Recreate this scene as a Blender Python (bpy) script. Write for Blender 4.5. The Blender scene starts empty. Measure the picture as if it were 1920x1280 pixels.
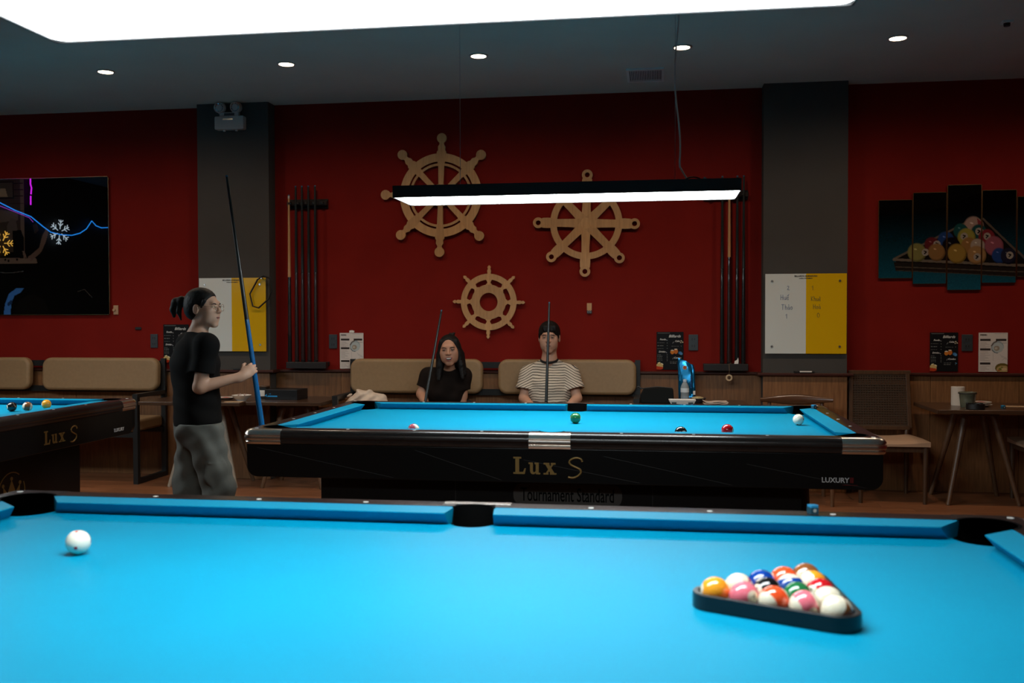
import bpy, bmesh, math, random
import numpy as np
from mathutils import Vector, Matrix
random.seed(7)
S = bpy.context.scene
COL = S.collection
PI = math.pi
# ------------------------------------------------------------------ camera
FPX = 1836.54
CAM_H, CAM_D = 1.3389, 7.867
YAW, PITCH, ROLL = math.radians(8.479), math.radians(-1.398), math.radians(-0.1432)
def _rz(a): return np.array([[math.cos(a), -math.sin(a), 0], [math.sin(a), math.cos(a), 0], [0, 0, 1]])
_f = np.array([0, math.cos(PITCH), math.sin(PITCH)]); _u = np.array([0, -math.sin(PITCH), math.cos(PITCH)]); _x = np.array([1., 0, 0])
CX = _rz(YAW) @ (math.cos(ROLL) * _x + math.sin(ROLL) * _u)
CU = _rz(YAW) @ (-math.sin(ROLL) * _x + math.cos(ROLL) * _u)
CF = _rz(YAW) @ _f
CP = np.array([0, -CAM_D, CAM_H])
cam = bpy.data.objects.new('camera', bpy.data.cameras.new('camera')); COL.objects.link(cam)
cam.matrix_world = Matrix(((CX[0], CU[0], -CF[0], CP[0]), (CX[1], CU[1], -CF[1], CP[1]), (CX[2], CU[2], -CF[2], CP[2]), (0, 0, 0, 1)))
cam.data.sensor_fit = 'HORIZONTAL'; cam.data.sensor_width = 36; cam.data.lens = FPX * 36 / 1920
cam.data.dof.use_dof = True; cam.data.dof.focus_distance = 6.0; cam.data.dof.aperture_fstop = 4.0
cam.data.clip_start = 0.05
S.camera = cam
# ------------------------------------------------------------------ world, exposure
wd = bpy.data.worlds.new('world'); S.world = wd; wd.use_nodes = True
wd.node_tree.nodes['Background'].inputs[0].default_value = (0.02, 0.022, 0.025, 1)
wd.node_tree.nodes['Background'].inputs[1].default_value = 0.2
S.cycles.max_bounces = 7; S.cycles.diffuse_bounces = 4; S.cycles.glossy_bounces = 3; S.cycles.transmission_bounces = 5
S.cycles.caustics_reflective = False; S.cycles.caustics_refractive = False
S.view_settings.view_transform = 'Standard'; S.view_settings.look = 'None'
S.view_settings.exposure = 0.0; S.view_settings.gamma = 1; S.view_settings.use_curve_mapping = False
LAMP_COLOR, LAMP_POWER = (0.90, 0.98, 1.0), 26.0       # the tube panels over the tables
SPOT_COLOR, SPOT_WATT, SPOT_GLOW = (1.0, 0.76, 0.55), 41.0, 30.0   # the ceiling downlights
# ------------------------------------------------------------------ pixel -> point in the room
def ray(px, py): return CF + CX * ((px - 960) / FPX) + CU * ((640 - py) / FPX)
def onY(px, py, Y):
    d = ray(px, py); return CP + d * ((Y + CAM_D) / d[1])
def onZ(px, py, z):
    d = ray(px, py); return CP + d * ((z - CAM_H) / d[2])
def onX(px, py, x):
    d = ray(px, py); return CP + d * (x / d[0])
def atD(px, py, dist): return CP + ray(px, py) * dist
# ------------------------------------------------------------------ materials
def s2l(c):
    return tuple((v / 12.92 if v <= .04045 else ((v + .055) / 1.055) ** 2.4) for v in c)
def nd(nt, t, **kw):
    n = nt.nodes.new(t)
    for k, v in kw.items(): setattr(n, k, v)
    return n
MATS = {}
def mat(name, col, rough=.5, metal=0., coat=0., noise=0., nscale=20., stretch=(1, 1, 1), bump=0., bscale=200., spec=.5, emit=None, estr=0., trans=0., ior=1.45, sheen=0., coatr=.03):
    if name in MATS: return MATS[name]
    m = bpy.data.materials.new(name); m.use_nodes = True; nt = m.node_tree; b = nt.nodes['Principled BSDF']
    b.inputs['Base Color'].default_value = (*col, 1); b.inputs['Roughness'].default_value = rough; b.inputs['Metallic'].default_value = metal
    b.inputs['Coat Weight'].default_value = coat; b.inputs['Coat Roughness'].default_value = coatr; b.inputs['Specular IOR Level'].default_value = spec
    b.inputs['Transmission Weight'].default_value = trans; b.inputs['IOR'].default_value = ior
    b.inputs['Sheen Weight'].default_value = sheen
    if emit: b.inputs['Emission Color'].default_value = (*emit, 1); b.inputs['Emission Strength'].default_value = estr
    if noise or bump:
        tc = nd(nt, 'ShaderNodeTexCoord'); mp = nd(nt, 'ShaderNodeMapping'); mp.inputs['Scale'].default_value = stretch
        nt.links.new(tc.outputs['Object'], mp.inputs[0])
    if noise:
        nz = nd(nt, 'ShaderNodeTexNoise'); nz.inputs['Scale'].default_value = nscale; nz.inputs['Detail'].default_value = 5
        nt.links.new(mp.outputs[0], nz.inputs['Vector'])
        hs = nd(nt, 'ShaderNodeHueSaturation'); hs.inputs['Color'].default_value = (*col, 1)
        mr = nd(nt, 'ShaderNodeMapRange'); mr.inputs['From Min'].default_value = .3; mr.inputs['From Max'].default_value = .7
        mr.inputs['To Min'].default_value = 1 - noise; mr.inputs['To Max'].default_value = 1 + noise
        nt.links.new(nz.outputs['Fac'], mr.inputs[0]); nt.links.new(mr.outputs[0], hs.inputs['Value']); nt.links.new(hs.outputs[0], b.inputs['Base Color'])
    if bump:
        n2 = nd(nt, 'ShaderNodeTexNoise'); n2.inputs['Scale'].default_value = bscale; n2.inputs['Detail'].default_value = 3
        nt.links.new(mp.outputs[0], n2.inputs['Vector'])
        bp = nd(nt, 'ShaderNodeBump'); bp.inputs['Strength'].default_value = bump; bp.inputs['Distance'].default_value = .002
        nt.links.new(n2.outputs['Fac'], bp.inputs['Height']); nt.links.new(bp.outputs[0], b.inputs['Normal'])
    MATS[name] = m; return m
def wood(name, c1, c2, axis='X', scale=6., rough=.45, coat=0., stretch=14.):
    if name in MATS: return MATS[name]
    m = bpy.data.materials.new(name); m.use_nodes = True; nt = m.node_tree; b = nt.nodes['Principled BSDF']
    tc = nd(nt, 'ShaderNodeTexCoord'); oi = nd(nt, 'ShaderNodeObjectInfo'); ad = nd(nt, 'ShaderNodeVectorMath', operation='ADD')
    mu = nd(nt, 'ShaderNodeMath', operation='MULTIPLY'); mu.inputs[1].default_value = 37.
    nt.links.new(oi.outputs['Random'], mu.inputs[0]); nt.links.new(tc.outputs['Object'], ad.inputs[0]); nt.links.new(mu.outputs[0], ad.inputs[1])
    mp = nd(nt, 'ShaderNodeMapping'); s = [stretch] * 3; s['XYZ'.index(axis)] = 1.; mp.inputs['Scale'].default_value = s
    nt.links.new(ad.outputs[0], mp.inputs[0])
    nz = nd(nt, 'ShaderNodeTexNoise'); nz.inputs['Scale'].default_value = scale; nz.inputs['Detail'].default_value = 8; nz.inputs['Roughness'].default_value = .65
    nt.links.new(mp.outputs[0], nz.inputs['Vector'])
    cr = nd(nt, 'ShaderNodeValToRGB'); cr.color_ramp.elements[0].position = .3; cr.color_ramp.elements[1].position = .7
    cr.color_ramp.elements[0].color = (*c1, 1); cr.color_ramp.elements[1].color = (*c2, 1)
    nt.links.new(nz.outputs['Fac'], cr.inputs[0])
    hs = nd(nt, 'ShaderNodeHueSaturation'); mr = nd(nt, 'ShaderNodeMapRange'); mr.inputs['To Min'].default_value = .85; mr.inputs['To Max'].default_value = 1.15
    nt.links.new(oi.outputs['Random'], mr.inputs[0]); nt.links.new(mr.outputs[0], hs.inputs['Value'])
    nt.links.new(cr.outputs[0], hs.inputs['Color']); nt.links.new(hs.outputs[0], b.inputs['Base Color'])
    b.inputs['Roughness'].default_value = rough; b.inputs['Coat Weight'].default_value = coat; b.inputs['Coat Roughness'].default_value = .15
    bp = nd(nt, 'ShaderNodeBump'); bp.inputs['Strength'].default_value = .15; bp.inputs['Distance'].default_value = .001
    nt.links.new(nz.outputs['Fac'], bp.inputs['Height']); nt.links.new(bp.outputs[0], b.inputs['Normal'])
    MATS[name] = m; return m
def printmat(name, rough=.4, coat=0., coatr=.02, sheen=0., bump=0., bscale=150.):
    if name in MATS: return MATS[name]
    m = bpy.data.materials.new(name); m.use_nodes = True; nt = m.node_tree; b = nt.nodes['Principled BSDF']
    at = nd(nt, 'ShaderNodeAttribute'); at.attribute_name = 'print'
    nt.links.new(at.outputs['Color'], b.inputs['Base Color']); b.inputs['Roughness'].default_value = rough; b.inputs['Specular IOR Level'].default_value = .0 if coat == 1. else .12
    b.inputs['Coat Weight'].default_value = coat; b.inputs['Coat Roughness'].default_value = coatr; b.inputs['Sheen Weight'].default_value = sheen
    if bump:
        tc = nd(nt, 'ShaderNodeTexCoord'); n2 = nd(nt, 'ShaderNodeTexNoise'); n2.inputs['Scale'].default_value = bscale
        nt.links.new(tc.outputs['Object'], n2.inputs['Vector']); bp = nd(nt, 'ShaderNodeBump'); bp.inputs['Strength'].default_value = bump; bp.inputs['Distance'].default_value = .002
        nt.links.new(n2.outputs['Fac'], bp.inputs['Height']); nt.links.new(bp.outputs[0], b.inputs['Normal'])
    MATS[name] = m; return m
# ------------------------------------------------------------------ mesh helpers
def _v(p): return np.array(p, float)
def frame(d):
    d = _v(d); d = d / np.linalg.norm(d); a = np.array([0, 0, 1.]) if abs(d[2]) < .9 else np.array([1., 0, 0])
    x = np.cross(a, d); x /= np.linalg.norm(x); return x, np.cross(d, x), d
def rrect(w, h, r, n=6, cx=0, cy=0):
    P = []
    for (sx, sy, a0) in ((1, 1, 0), (-1, 1, 90), (-1, -1, 180), (1, -1, 270)):
        for i in range(n + 1):
            a = math.radians(a0 + 90 * i / n); P.append((cx + sx * (w / 2 - r) + r * math.cos(a), cy + sy * (h / 2 - r) + r * math.sin(a)))
    return P
class MB:
    def __init__(s): s.v = []; s.f = []
    def add(s, vs, fs):
        o = len(s.v); s.v += [tuple(map(float, p)) for p in vs]; s.f += [tuple(i + o for i in f) for f in fs]; return s
    def box(s, x0, x1, y0, y1, z0, z1):
        return s.add([(x0, y0, z0), (x1, y0, z0), (x1, y1, z0), (x0, y1, z0), (x0, y0, z1), (x1, y0, z1), (x1, y1, z1), (x0, y1, z1)],
                     [(0, 3, 2, 1), (4, 5, 6, 7), (0, 1, 5, 4), (1, 2, 6, 5), (2, 3, 7, 6), (3, 0, 4, 7)])
    def bar(s, a, b, w, h, up=(0, 0, 1)):
        a, b = _v(a), _v(b); d = (b - a) / np.linalg.norm(b - a); u = _v(up); x = np.cross(d, u)
        if np.linalg.norm(x) < 1e-6: x = np.cross(d, (0, 1, 0))
        x /= np.linalg.norm(x); y = np.cross(x, d); V = []
        for e in (a, b):
            for sx, sy in ((-1, -1), (1, -1), (1, 1), (-1, 1)): V.append(e + x * sx * w / 2 + y * sy * h / 2)
        return s.add(V, [(0, 1, 2, 3), (7, 6, 5, 4), (0, 4, 5, 1), (1, 5, 6, 2), (2, 6, 7, 3), (3, 7, 4, 0)])
    def rc(s, a, b, r1, r2, n=16, caps=True):
        return s.tube([a, b], [r1, r2], n, caps)
    def tube(s, path, r, n=10, caps=True, closed=False):
        P = [_v(p) for p in path]; m = len(P); R = r if hasattr(r, '__len__') else [r] * m
        V = []; F = []; px = None
        for i in range(m):
            if closed: d = P[(i + 1) % m] - P[i - 1]
            else: d = P[min(i + 1, m - 1)] - P[max(i - 1, 0)]
            d = d / (np.linalg.norm(d) + 1e-12)
            if px is None: px = frame(d)[0]
            px = px - d * (px @ d); px = px / (np.linalg.norm(px) + 1e-12); py = np.cross(d, px)
            for k in range(n):
                t = 2 * PI * k / n; V.append(P[i] + (px * math.cos(t) + py * math.sin(t)) * R[i])
        for i in range(m if closed else m - 1):
            j = (i + 1) % m
            for k in range(n): F.append((i * n + k, i * n + (k + 1) % n, j * n + (k + 1) % n, j * n + k))
        if caps and not closed: F.append(tuple(range(n))[::-1]); F.append(tuple((m - 1) * n + k for k in range(n)))
        return s.add(V, F)
    def lathe(s, prof, c=(0, 0, 0), n=24, axis=(0, 0, 1)):
        x, y, d = frame(axis); c = _v(c); V = []; F = []; m = len(prof)
        for r, z in prof:
            for k in range(n):
                t = 2 * PI * k / n; V.append(c + d * z + (x * math.cos(t) + y * math.sin(t)) * max(r, 1e-5))
        for i in range(m - 1):
            for k in range(n): F.append((i * n + k, i * n + (k + 1) % n, (i + 1) * n + (k + 1) % n, (i + 1) * n + k))
        F.append(tuple(range(n))[::-1]); F.append(tuple((m - 1) * n + k for k in range(n)))
        return s.add(V, F)
    def prism(s, poly, fn, d0, d1):      # fn(a, b, d) -> point
        n = len(poly); V = [fn(a, b, d0) for a, b in poly] + [fn(a, b, d1) for a, b in poly]
        F = [tuple(range(n))[::-1], tuple(range(n, 2 * n))] + [(i, (i + 1) % n, n + (i + 1) % n, n + i) for i in range(n)]
        return s.add(V, F)
    def ring(s, r0, r1, fn, d0, d1, n=48, a0=0., a1=2 * PI):
        full = abs(a1 - a0 - 2 * PI) < 1e-6; V = []; F = []; m = n if full else n + 1
        for i in range(m):
            a = a0 + (a1 - a0) * i / n; c, q = math.cos(a), math.sin(a)
            V += [fn(r0 * c, r0 * q, d0), fn(r1 * c, r1 * q, d0), fn(r1 * c, r1 * q, d1), fn(r0 * c, r0 * q, d1)]
        for i in range(n):
            j = (i + 1) % m
            for k in range(4): F.append((4 * i + k, 4 * j + k, 4 * j + (k + 1) % 4, 4 * i + (k + 1) % 4))
        if not full: F += [(0, 1, 2, 3), (4 * n + 3, 4 * n + 2, 4 * n + 1, 4 * n)]
        return s.add(V, F)
    def sphere(s, c, r, n=24, m=12, sq=(1, 1, 1)):
        V = [(c[0], c[1], c[2] + r * sq[2])]; F = []
        for i in range(1, m):
            p = PI * i / m
            for k in range(n):
                t = 2 * PI * k / n; V.append((c[0] + r * sq[0] * math.sin(p) * math.cos(t), c[1] + r * sq[1] * math.sin(p) * math.sin(t), c[2] + r * sq[2] * math.cos(p)))
        V.append((c[0], c[1], c[2] - r * sq[2])); L = len(V) - 1
        for k in range(n): F.append((0, 1 + k, 1 + (k + 1) % n)); F.append((L, 1 + (m - 2) * n + (k + 1) % n, 1 + (m - 2) * n + k))
        for i in range(m - 2):
            for k in range(n): a = 1 + i * n + k; b = 1 + i * n + (k + 1) % n; F.append((a, a + n, b + n, b))
        return s.add(V, F)
    def mesh(s, name, material, smooth=None):
        me = bpy.data.meshes.new(name); me.from_pydata(s.v, [], s.f); me.update()
        bm = bmesh.new(); bm.from_mesh(me); bmesh.ops.recalc_face_normals(bm, faces=bm.faces); bm.to_mesh(me); bm.free()
        me.materials.append(material)
        if smooth is not None:
            me.polygons.foreach_set('use_smooth', [True] * len(me.polygons)); me.set_sharp_from_angle(angle=math.radians(smooth))
        return me
    def build(s, name, material, parent=None, smooth=None, bevel=None, loc=None, rotz=0):
        return link(name, s.mesh(name, material, smooth), parent, bevel, loc, rotz)
def link(name, me, parent=None, bevel=None, loc=None, rotz=0):
    o = bpy.data.objects.new(name, me); COL.objects.link(o); o.parent = parent
    if loc is not None: o.location = loc
    if rotz: o.rotation_euler[2] = rotz
    if bevel:
        b = o.modifiers.new('bevel', 'BEVEL'); b.width = bevel[0]; b.segments = bevel[1]; b.limit_method = 'ANGLE'; b.angle_limit = math.radians(40)
        if me: me.polygons.foreach_set('use_smooth', [True] * len(me.polygons)); b.harden_normals = True
    return o
def tag(o, label, cat, group=None):
    o['label'] = label; o['category'] = cat
    if group: o['group'] = group
    return o
def thing(name, label, cat, loc=(0, 0, 0), rotz=0, group=None):
    o = bpy.data.objects.new(name, None); COL.objects.link(o); o.location = loc; o.rotation_euler[2] = rotz; o.empty_display_size = .1
    return tag(o, label, cat, group)
def struct(o): o['kind'] = 'structure'; return o
def copy_tree(o, parent=None):
    c = o.copy(); COL.objects.link(c); c.parent = parent
    for ch in list(o.children): copy_tree(ch, c)
    return c
def text_mesh(body, size, depth=.0006, sx=1., shear=0., align='CENTER', bold=0.):
    cu = bpy.data.curves.new('lettering', 'FONT'); cu.body = body; cu.size = size; cu.extrude = depth; cu.align_x = align; cu.align_y = 'CENTER'; cu.shear = shear; cu.offset = bold; cu.resolution_u = 3
    ob = bpy.data.objects.new('lettering', cu); COL.objects.link(ob)
    dg = bpy.context.evaluated_depsgraph_get(); me = bpy.data.meshes.new_from_object(ob.evaluated_get(dg))
    bpy.data.objects.remove(ob); bpy.data.curves.remove(cu)
    for v in me.vertices: v.co.x *= sx
    return me
def text_on(body, size, origin, xdir, updir, material, parent, name='lettering', **kw):
    me = text_mesh(body, size, **kw); x, u = _v(xdir), _v(updir); n = np.cross(x, u); o = _v(origin)
    for v in me.vertices: v.co = Vector(o + x * v.co.x + u * v.co.y + n * v.co.z)
    me.materials.clear(); me.materials.append(material); me.update(); return link(name, me, parent)
def grid_print(name, img, fn, material, parent=None):
    """img (h, w, 3) linear colours, row 0 at the top; fn(u, v) -> point, u to the right and v up, both 0..1"""
    h, w, _ = img.shape
    V = [tuple(fn(i / (w - 1), 1 - j / (h - 1))) for j in range(h) for i in range(w)]
    F = [(j * w + i, (j + 1) * w + i, (j + 1) * w + i + 1, j * w + i + 1) for j in range(h - 1) for i in range(w - 1)]
    me = bpy.data.meshes.new(name); me.from_pydata(V, [], F); me.update()
    at = me.color_attributes.new('print', 'FLOAT_COLOR', 'POINT'); c = np.ones((h * w, 4), np.float32); c[:, :3] = img.reshape(-1, 3); at.data.foreach_set('color', c.ravel())
    me.materials.append(material); return link(name, me, parent)
# ------------------------------------------------------------------ materials used in many places
m_red = mat('red_wall_paint', (.185, .009, .0055), rough=.8, spec=.12, noise=.08, nscale=3., bump=.15, bscale=300)
m_grey = mat('grey_wall_paint', (.062, .056, .05), rough=.8, spec=.2, noise=.06, nscale=3., bump=.15, bscale=300)
m_ceil = mat('dark_ceiling_paint', (.50, .50, .42), rough=.7, noise=.05, nscale=2.)
m_panel = wood('wainscot_oak', (.115, .045, .013), (.235, .102, .036), axis='Z', scale=5., rough=.5)
m_mould = mat('dark_red_brown_moulding', (.045, .012, .008), rough=.35)
m_floor = wood('floor_laminate', (.13, .045, .018), (.26, .10, .042), axis='X', scale=4., rough=.38)
m_blackgloss = mat('black_gloss_laminate', (.004, .004, .004), rough=.3, coat=.08, coatr=.15, spec=.3)
m_railtop = mat('dark_rail_laminate', (.016, .012, .011), rough=.26, noise=.3, nscale=8., stretch=(1, 12, 1))
m_black = mat('black_plastic', (.008, .008, .008), rough=.45)
m_blacksteel = mat('black_steel', (.01, .011, .011), rough=.4)
m_chrome = mat('brushed_chrome', (.82, .75, .68), rough=.27, metal=1.)
m_steel = mat('steel', (.5, .5, .5), rough=.3, metal=1.)
m_cloth = mat('blue_baize', (.0, .24, .40), rough=.5, noise=.035, nscale=2.5, bump=.12, bscale=900, spec=.12)
m_white = mat('white_plastic', (.72, .72, .70), rough=.4)
m_sight = mat('pearl_sight', (.75, .73, .68), rough=.25)
m_gold = mat('gold_lettering', (.30, .19, .06), rough=.35, metal=.4)
m_silver = mat('silver_lettering', (.45, .45, .45), rough=.4)
m_redmark = mat('red_lettering', (.10, .006, .007), rough=.4)
m_paper = mat('white_paper', (.72, .68, .62), rough=.7)
m_dkwood = wood('dark_walnut', (.035, .016, .008), (.08, .038, .018), axis='X', scale=6., rough=.32, coat=.2)
m_midwood = wood('brown_walnut', (.09, .04, .017), (.17, .08, .036), axis='Z', scale=6., rough=.38)
m_tan = mat('tan_leatherette', (.26, .162, .078), rough=.55, noise=.06, nscale=40., bump=.2, bscale=500)
# ------------------------------------------------------------------ room shell
XL, XR, YN, ZC = -7.4, 4.6, -10.2, 3.12
PD = .137                                            # how far the pillars stand out of the wall
fl = struct(MB().box(XL, XR, YN, 0, -.06, -.004).build('floor', mat('floor_joint', (.03, .014, .008), rough=.7)))
PW, PLN = .14, 1.2
pm = {}
far = MB(); row = 0; y = 0.
while y > YN + .01:
    y0 = max(y - PW, YN); x = XL - random.random() * PLN
    while x < XR:
        a, b = max(x, XL) + .001, min(x + PLN, XR) - .001
        if b - a > .02:
            if y0 > -2.0 and b > -5.4:
                k = (round(b - a, 3), round(y - y0, 3))
                if k not in pm: pm[k] = MB().box(0, b - a, 0, y - y0 - .002, -.004, 0).mesh('plank', m_floor)
                link('plank', pm[k], fl, loc=(a, y0, 0))
            else: far.box(a, b, y0, y - .002, -.004, 0)
        x += PLN
    y = y0
o = far.build('plank', m_floor, fl); o['kind'] = 'stuff'
struct(MB().box(XL, XR, YN, 0, ZC, ZC + .1).build('ceiling', m_ceil))
struct(MB().box(XL - .1, XR + .1, 0, .12, 0, ZC).build('wall_back', m_red))
struct(MB().box(XL - .12, XL, YN, 0, 0, ZC).build('wall_left', mat('black_wall_paint', (.012, .012, .012), rough=.7)))
struct(MB().box(XR, XR + .12, YN, 0, 0, ZC).build('wall_right', m_red))
struct(MB().box(XL, XR, YN - .12, YN, 0, ZC).build('wall_front', mat('charcoal_wall_paint', (.03, .03, .03), rough=.7)))
pl0, pl1 = float(onY(372, 500, -PD)[0]), -3.18
pr0, pr1 = float(onY(1431, 500, -PD)[0]), float(onY(1589, 500, -PD)[0])
struct(MB().box(pl0, pl1, -PD, 0, 0, ZC).build('wall_pillar_left', m_grey))
struct(MB().box(pr0, pr1, -PD, 0, 0, ZC).build('wall_pillar_right', m_grey))
# oak wainscot: separate veneered panels below the moulding, around the pillars too
WT, ZM = .014, .888
segs = [(XL, pl0, 0), (pl0 - .001, pl1 + .001, -PD), (pl1, pr0, 0), (pr0 - .001, pr1 + .001, -PD), (pr1, XR, 0)]
seams = {4: [1.44 + .0, 1.99, 2.60, 3.2, 3.8, 4.3]}
for i, (a, b, yy) in enumerate(segs):
    w0 = struct(MB().box(a, b, yy - .002, yy, 0.002, ZM).build('wall_wainscot_%d' % (i + 1), m_black))
    n = max(1, round((b - a) / .6)); xs = [a + (b - a) * k / n for k in range(n + 1)]
    for k in range(n):
        MB().box(xs[k] + .0015, xs[k + 1] - .0015, yy - WT, yy - .002, .003, ZM).build('panel', m_panel, w0)
    t = MB().prism([(0, 0), (-.034, 0), (-.040, .005), (-.040, .016), (-.034, .022), (0, .022)], lambda p, q, d, yy=yy: (d, yy + p, ZM + q), a - (.04 if i in (1, 3) else 0), b + (.04 if i in (1, 3) else 0))
    struct(t.build('trim_%d' % (i + 1), m_mould, smooth=40))
for j, (x0, x1) in enumerate(((pl0 - .04, pl0), (pl1, pl1 + .04), (pr0 - .04, pr0), (pr1, pr1 + .04))):
    struct(MB().box(x0, x1, -PD, -.0, ZM, ZM + .0218).build('trim_%d' % (6 + j), m_mould))
# ------------------------------------------------------------------ ceiling downlights
m_glow = mat('downlight_glow', (1, 1, 1), emit=(1.0, .80, .58), estr=SPOT_GLOW)
m_rim = mat('downlight_rim', (.5, .45, .4), rough=.4)
def downlight(x, y, label, group):
    t = thing('downlight', label, 'downlight', (x, y, ZC), 0, group)
    MB().ring(.052, .066, lambda a, b, d: (a, b, d), -.008, 0, 32).build('rim', m_rim, t, smooth=40)
    MB().lathe([(.051, -.003), (.051, -.0005)], n=24).build('lens', m_glow, t)
    l = bpy.data.lights.new('downlight_beam', 'SPOT'); l.energy = SPOT_WATT; l.color = SPOT_COLOR; l.spot_size = math.radians(168); l.spot_blend = 1.0; l.shadow_soft_size = .05
    lo = bpy.data.objects.new('downlight_beam', l); COL.objects.link(lo); lo.parent = t; lo.location = (0, 0, -.02)
dlx = [-3.94, -2.577, -1.208, .155, 1.513]
where = ['above the wall art and ponytail player', 'right of the emergency light, leftmost over the ship wheels', 'in mid ceiling above the largest ship wheel', 'in line with the white lamp cord', 'rightmost of the row, above the rack picture']
for x, wv in zip(dlx, where): downlight(x, -1.27, 'warm round recessed ceiling downlight ' + wv, 'ceiling downlights along the wall')
for x, wv in ((-5.30, 'left'), (2.88, 'right')): downlight(x, -1.27, 'warm round recessed ceiling downlight just outside the %s edge' % wv, 'ceiling downlights along the wall')
for x, wv in ((-5.0, 'farthest left'), (-2.3, 'second from left'), (.4, 'third from left'), (3.1, 'farthest right')): downlight(x, -8.9, 'added unseen fill downlight behind the camera, ' + wv, 'added fill downlights behind the camera')  # unseen row, added as fill light for the room
# air vent and small ceiling fittings
v0, v1 = onZ(1174, 129, ZC), onZ(1237, 150, ZC)
vx0, vx1, vy0, vy1 = v0[0], v0[0] + .27, v1[1], v0[1]
vy0, vy1 = min(vy0, vy1), max(vy0, vy1)
t = thing('air_vent', 'white slatted air vent in the dark ceiling near the lamp cord', 'vent', ((vx0 + vx1) / 2, (vy0 + vy1) / 2, ZC))
hw, hd = (vx1 - vx0) / 2, (vy1 - vy0) / 2
m_vent = mat('vent_grey', (.62, .62, .58), rough=.5)
f = MB(); f.box(-hw, hw, -hd, -hd + .03, -.012, 0); f.box(-hw, hw, hd - .03, hd, -.012, 0); f.box(-hw, -hw + .02, -hd + .03, hd - .03, -.012, 0); f.box(hw - .02, hw, -hd + .03, hd - .03, -.012, 0); f.build('frame', m_vent, t)
MB().box(-hw + .02, hw - .02, -hd + .03, hd - .03, -.002, 0).build('duct', m_black, t)
for k in range(18):
    xx = -hw + .03 + (2 * hw - .06) * k / 17; MB().bar((xx, -hd + .03, -.006), (xx, hd - .03, -.006), .006, .008).build('slat', m_vent, t)
p = onZ(1888, 40, ZC); t = thing('ceiling_sensor', 'small black sensor with white plate on ceiling at top right', 'sensor', tuple(p))
MB().box(-.03, .03, -.03, .03, -.012, 0).build('plate', m_vent, t); MB().lathe([(.018, -.03), (.02, -.012)], n=16).build('eye', m_black, t, smooth=40)
# ------------------------------------------------------------------ lamps over the tables
m_tube = mat('lamp_diffuser', (1, 1, 1), emit=LAMP_COLOR, estr=LAMP_POWER)
m_lampbox = mat('black_lamp_housing', (.012, .013, .014), rough=.45)
m_cord = mat('white_cord', (.6, .6, .58), rough=.5)
def table_lamp(cx, cy, label, zb=1.962, coil=True):
    L, Wd, Hh = .885, .19, .062
    t = thing('table_lamp', label, 'lamp', (cx, cy, zb), 0, 'long lamps over the pool tables')
    h = MB(); h.box(-L, L, -Wd, Wd, .014, Hh); h.box(-L, L, -Wd, -Wd + .006, 0, .014); h.box(-L, L, Wd - .006, Wd, 0, .014); h.box(-L, -L + .006, -Wd + .006, Wd - .006, 0, .014); h.box(L - .006, L, -Wd + .006, Wd - .006, 0, .014)
    h.build('housing', m_lampbox, t)
    MB().prism(rrect(2 * L - .014, 2 * Wd - .014, .03), lambda a, b, d: (a, b, d), .003, .0139).build('diffuser', m_tube, t)
    for sx in (-1, 1):
        MB().rc((sx * .565, 0, Hh), (sx * .565, 0, ZC - zb), .0014, .0014, 6).build('suspension_wire', m_steel, t)
        MB().lathe([(.02, Hh), (.02, Hh + .012), (.006, Hh + .02)], c=(sx * .565, 0, 0), n=12).build('wire_anchor', m_black, t, smooth=40)
    P = []
    for k in range(41):
        s = k / 40; z = Hh + .01 + (ZC - zb - Hh - .01) * s; P.append((.575 + .018 * math.sin(s * 9) * (1 - s * .6) + .06 * max(0, .08 - s) / .08, .02, z))
    MB().tube(P, .0045, 8).build('power_cord', m_cord, t, smooth=60)
    if coil:
        P = [(.66 + .05 * math.cos(a), .02 + .015 * math.sin(a * 2), Hh + .006 + .032 * max(0, math.sin(a))) for a in np.linspace(0, PI, 16)]
        MB().tube(P, .004, 6).build('cable_loop', m_black, t, smooth=60)
        MB().bar((.70, .0, Hh), (.72, .0, Hh + .03), .012, .02).build('clip', m_cord, t)
    return t
MX, MY, FX, FY, TX = -.4784, -2.7236, -.4993, -5.9538, -4.80
table_lamp(MX, MY, 'glowing long black lamp hanging over the middle pool table')
table_lamp(FX + .01, FY, 'very bright long lamp above the front table at the top edge', zb=1.975)
table_lamp(TX, MY, 'long black lamp outside the frame over the left pool table', coil=False)
# ------------------------------------------------------------------ pool tables
BZ, ZT = .782, .82                        # bed and rail top heights
HA, HB = 1.27, .635                       # half playing surface, nose to nose
CW, OW = .085, .178                       # cloth width of the cushions, full rail width
m_pocket = mat('black_pocket_leather', (.002, .002, .002), rough=.95, spec=.04)
m_lineinlay = mat('thin_grey_inlay', (.022, .022, .022), rough=.5)
m_plate = mat('dark_grey_plate', (.034, .030, .027), rough=.6, spec=.2); m_platetext = mat('plate_lettering', (.002, .002, .002), rough=.95, spec=.03)
def bed_outline():
    R1, R2 = .082, .062; ex = .03; P = []
    A, B = HA + ex, HB + ex
    def arc(cx, cy, r, a0, a1, n=10): return [(cx + r * math.cos(math.radians(a0 + (a1 - a0) * i / n)), cy + r * math.sin(math.radians(a0 + (a1 - a0) * i / n))) for i in range(n + 1)]
    d = .042
    # start at the right side, counter-clockwise
    P += arc(HA + d, HB + d, R1, 285, 165)[::1]
    P += arc(0, HB + .058, R2, 335, 205)
    P += arc(-HA - d, HB + d, R1, 15, -105)
    P += arc(-HA - d, -HB - d, R1, 105, -15)
    P += arc(0, -HB - .058, R2, 155, 25)
    P += arc(HA + d, -HB - d, R1, 195, 75)
    return P
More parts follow.
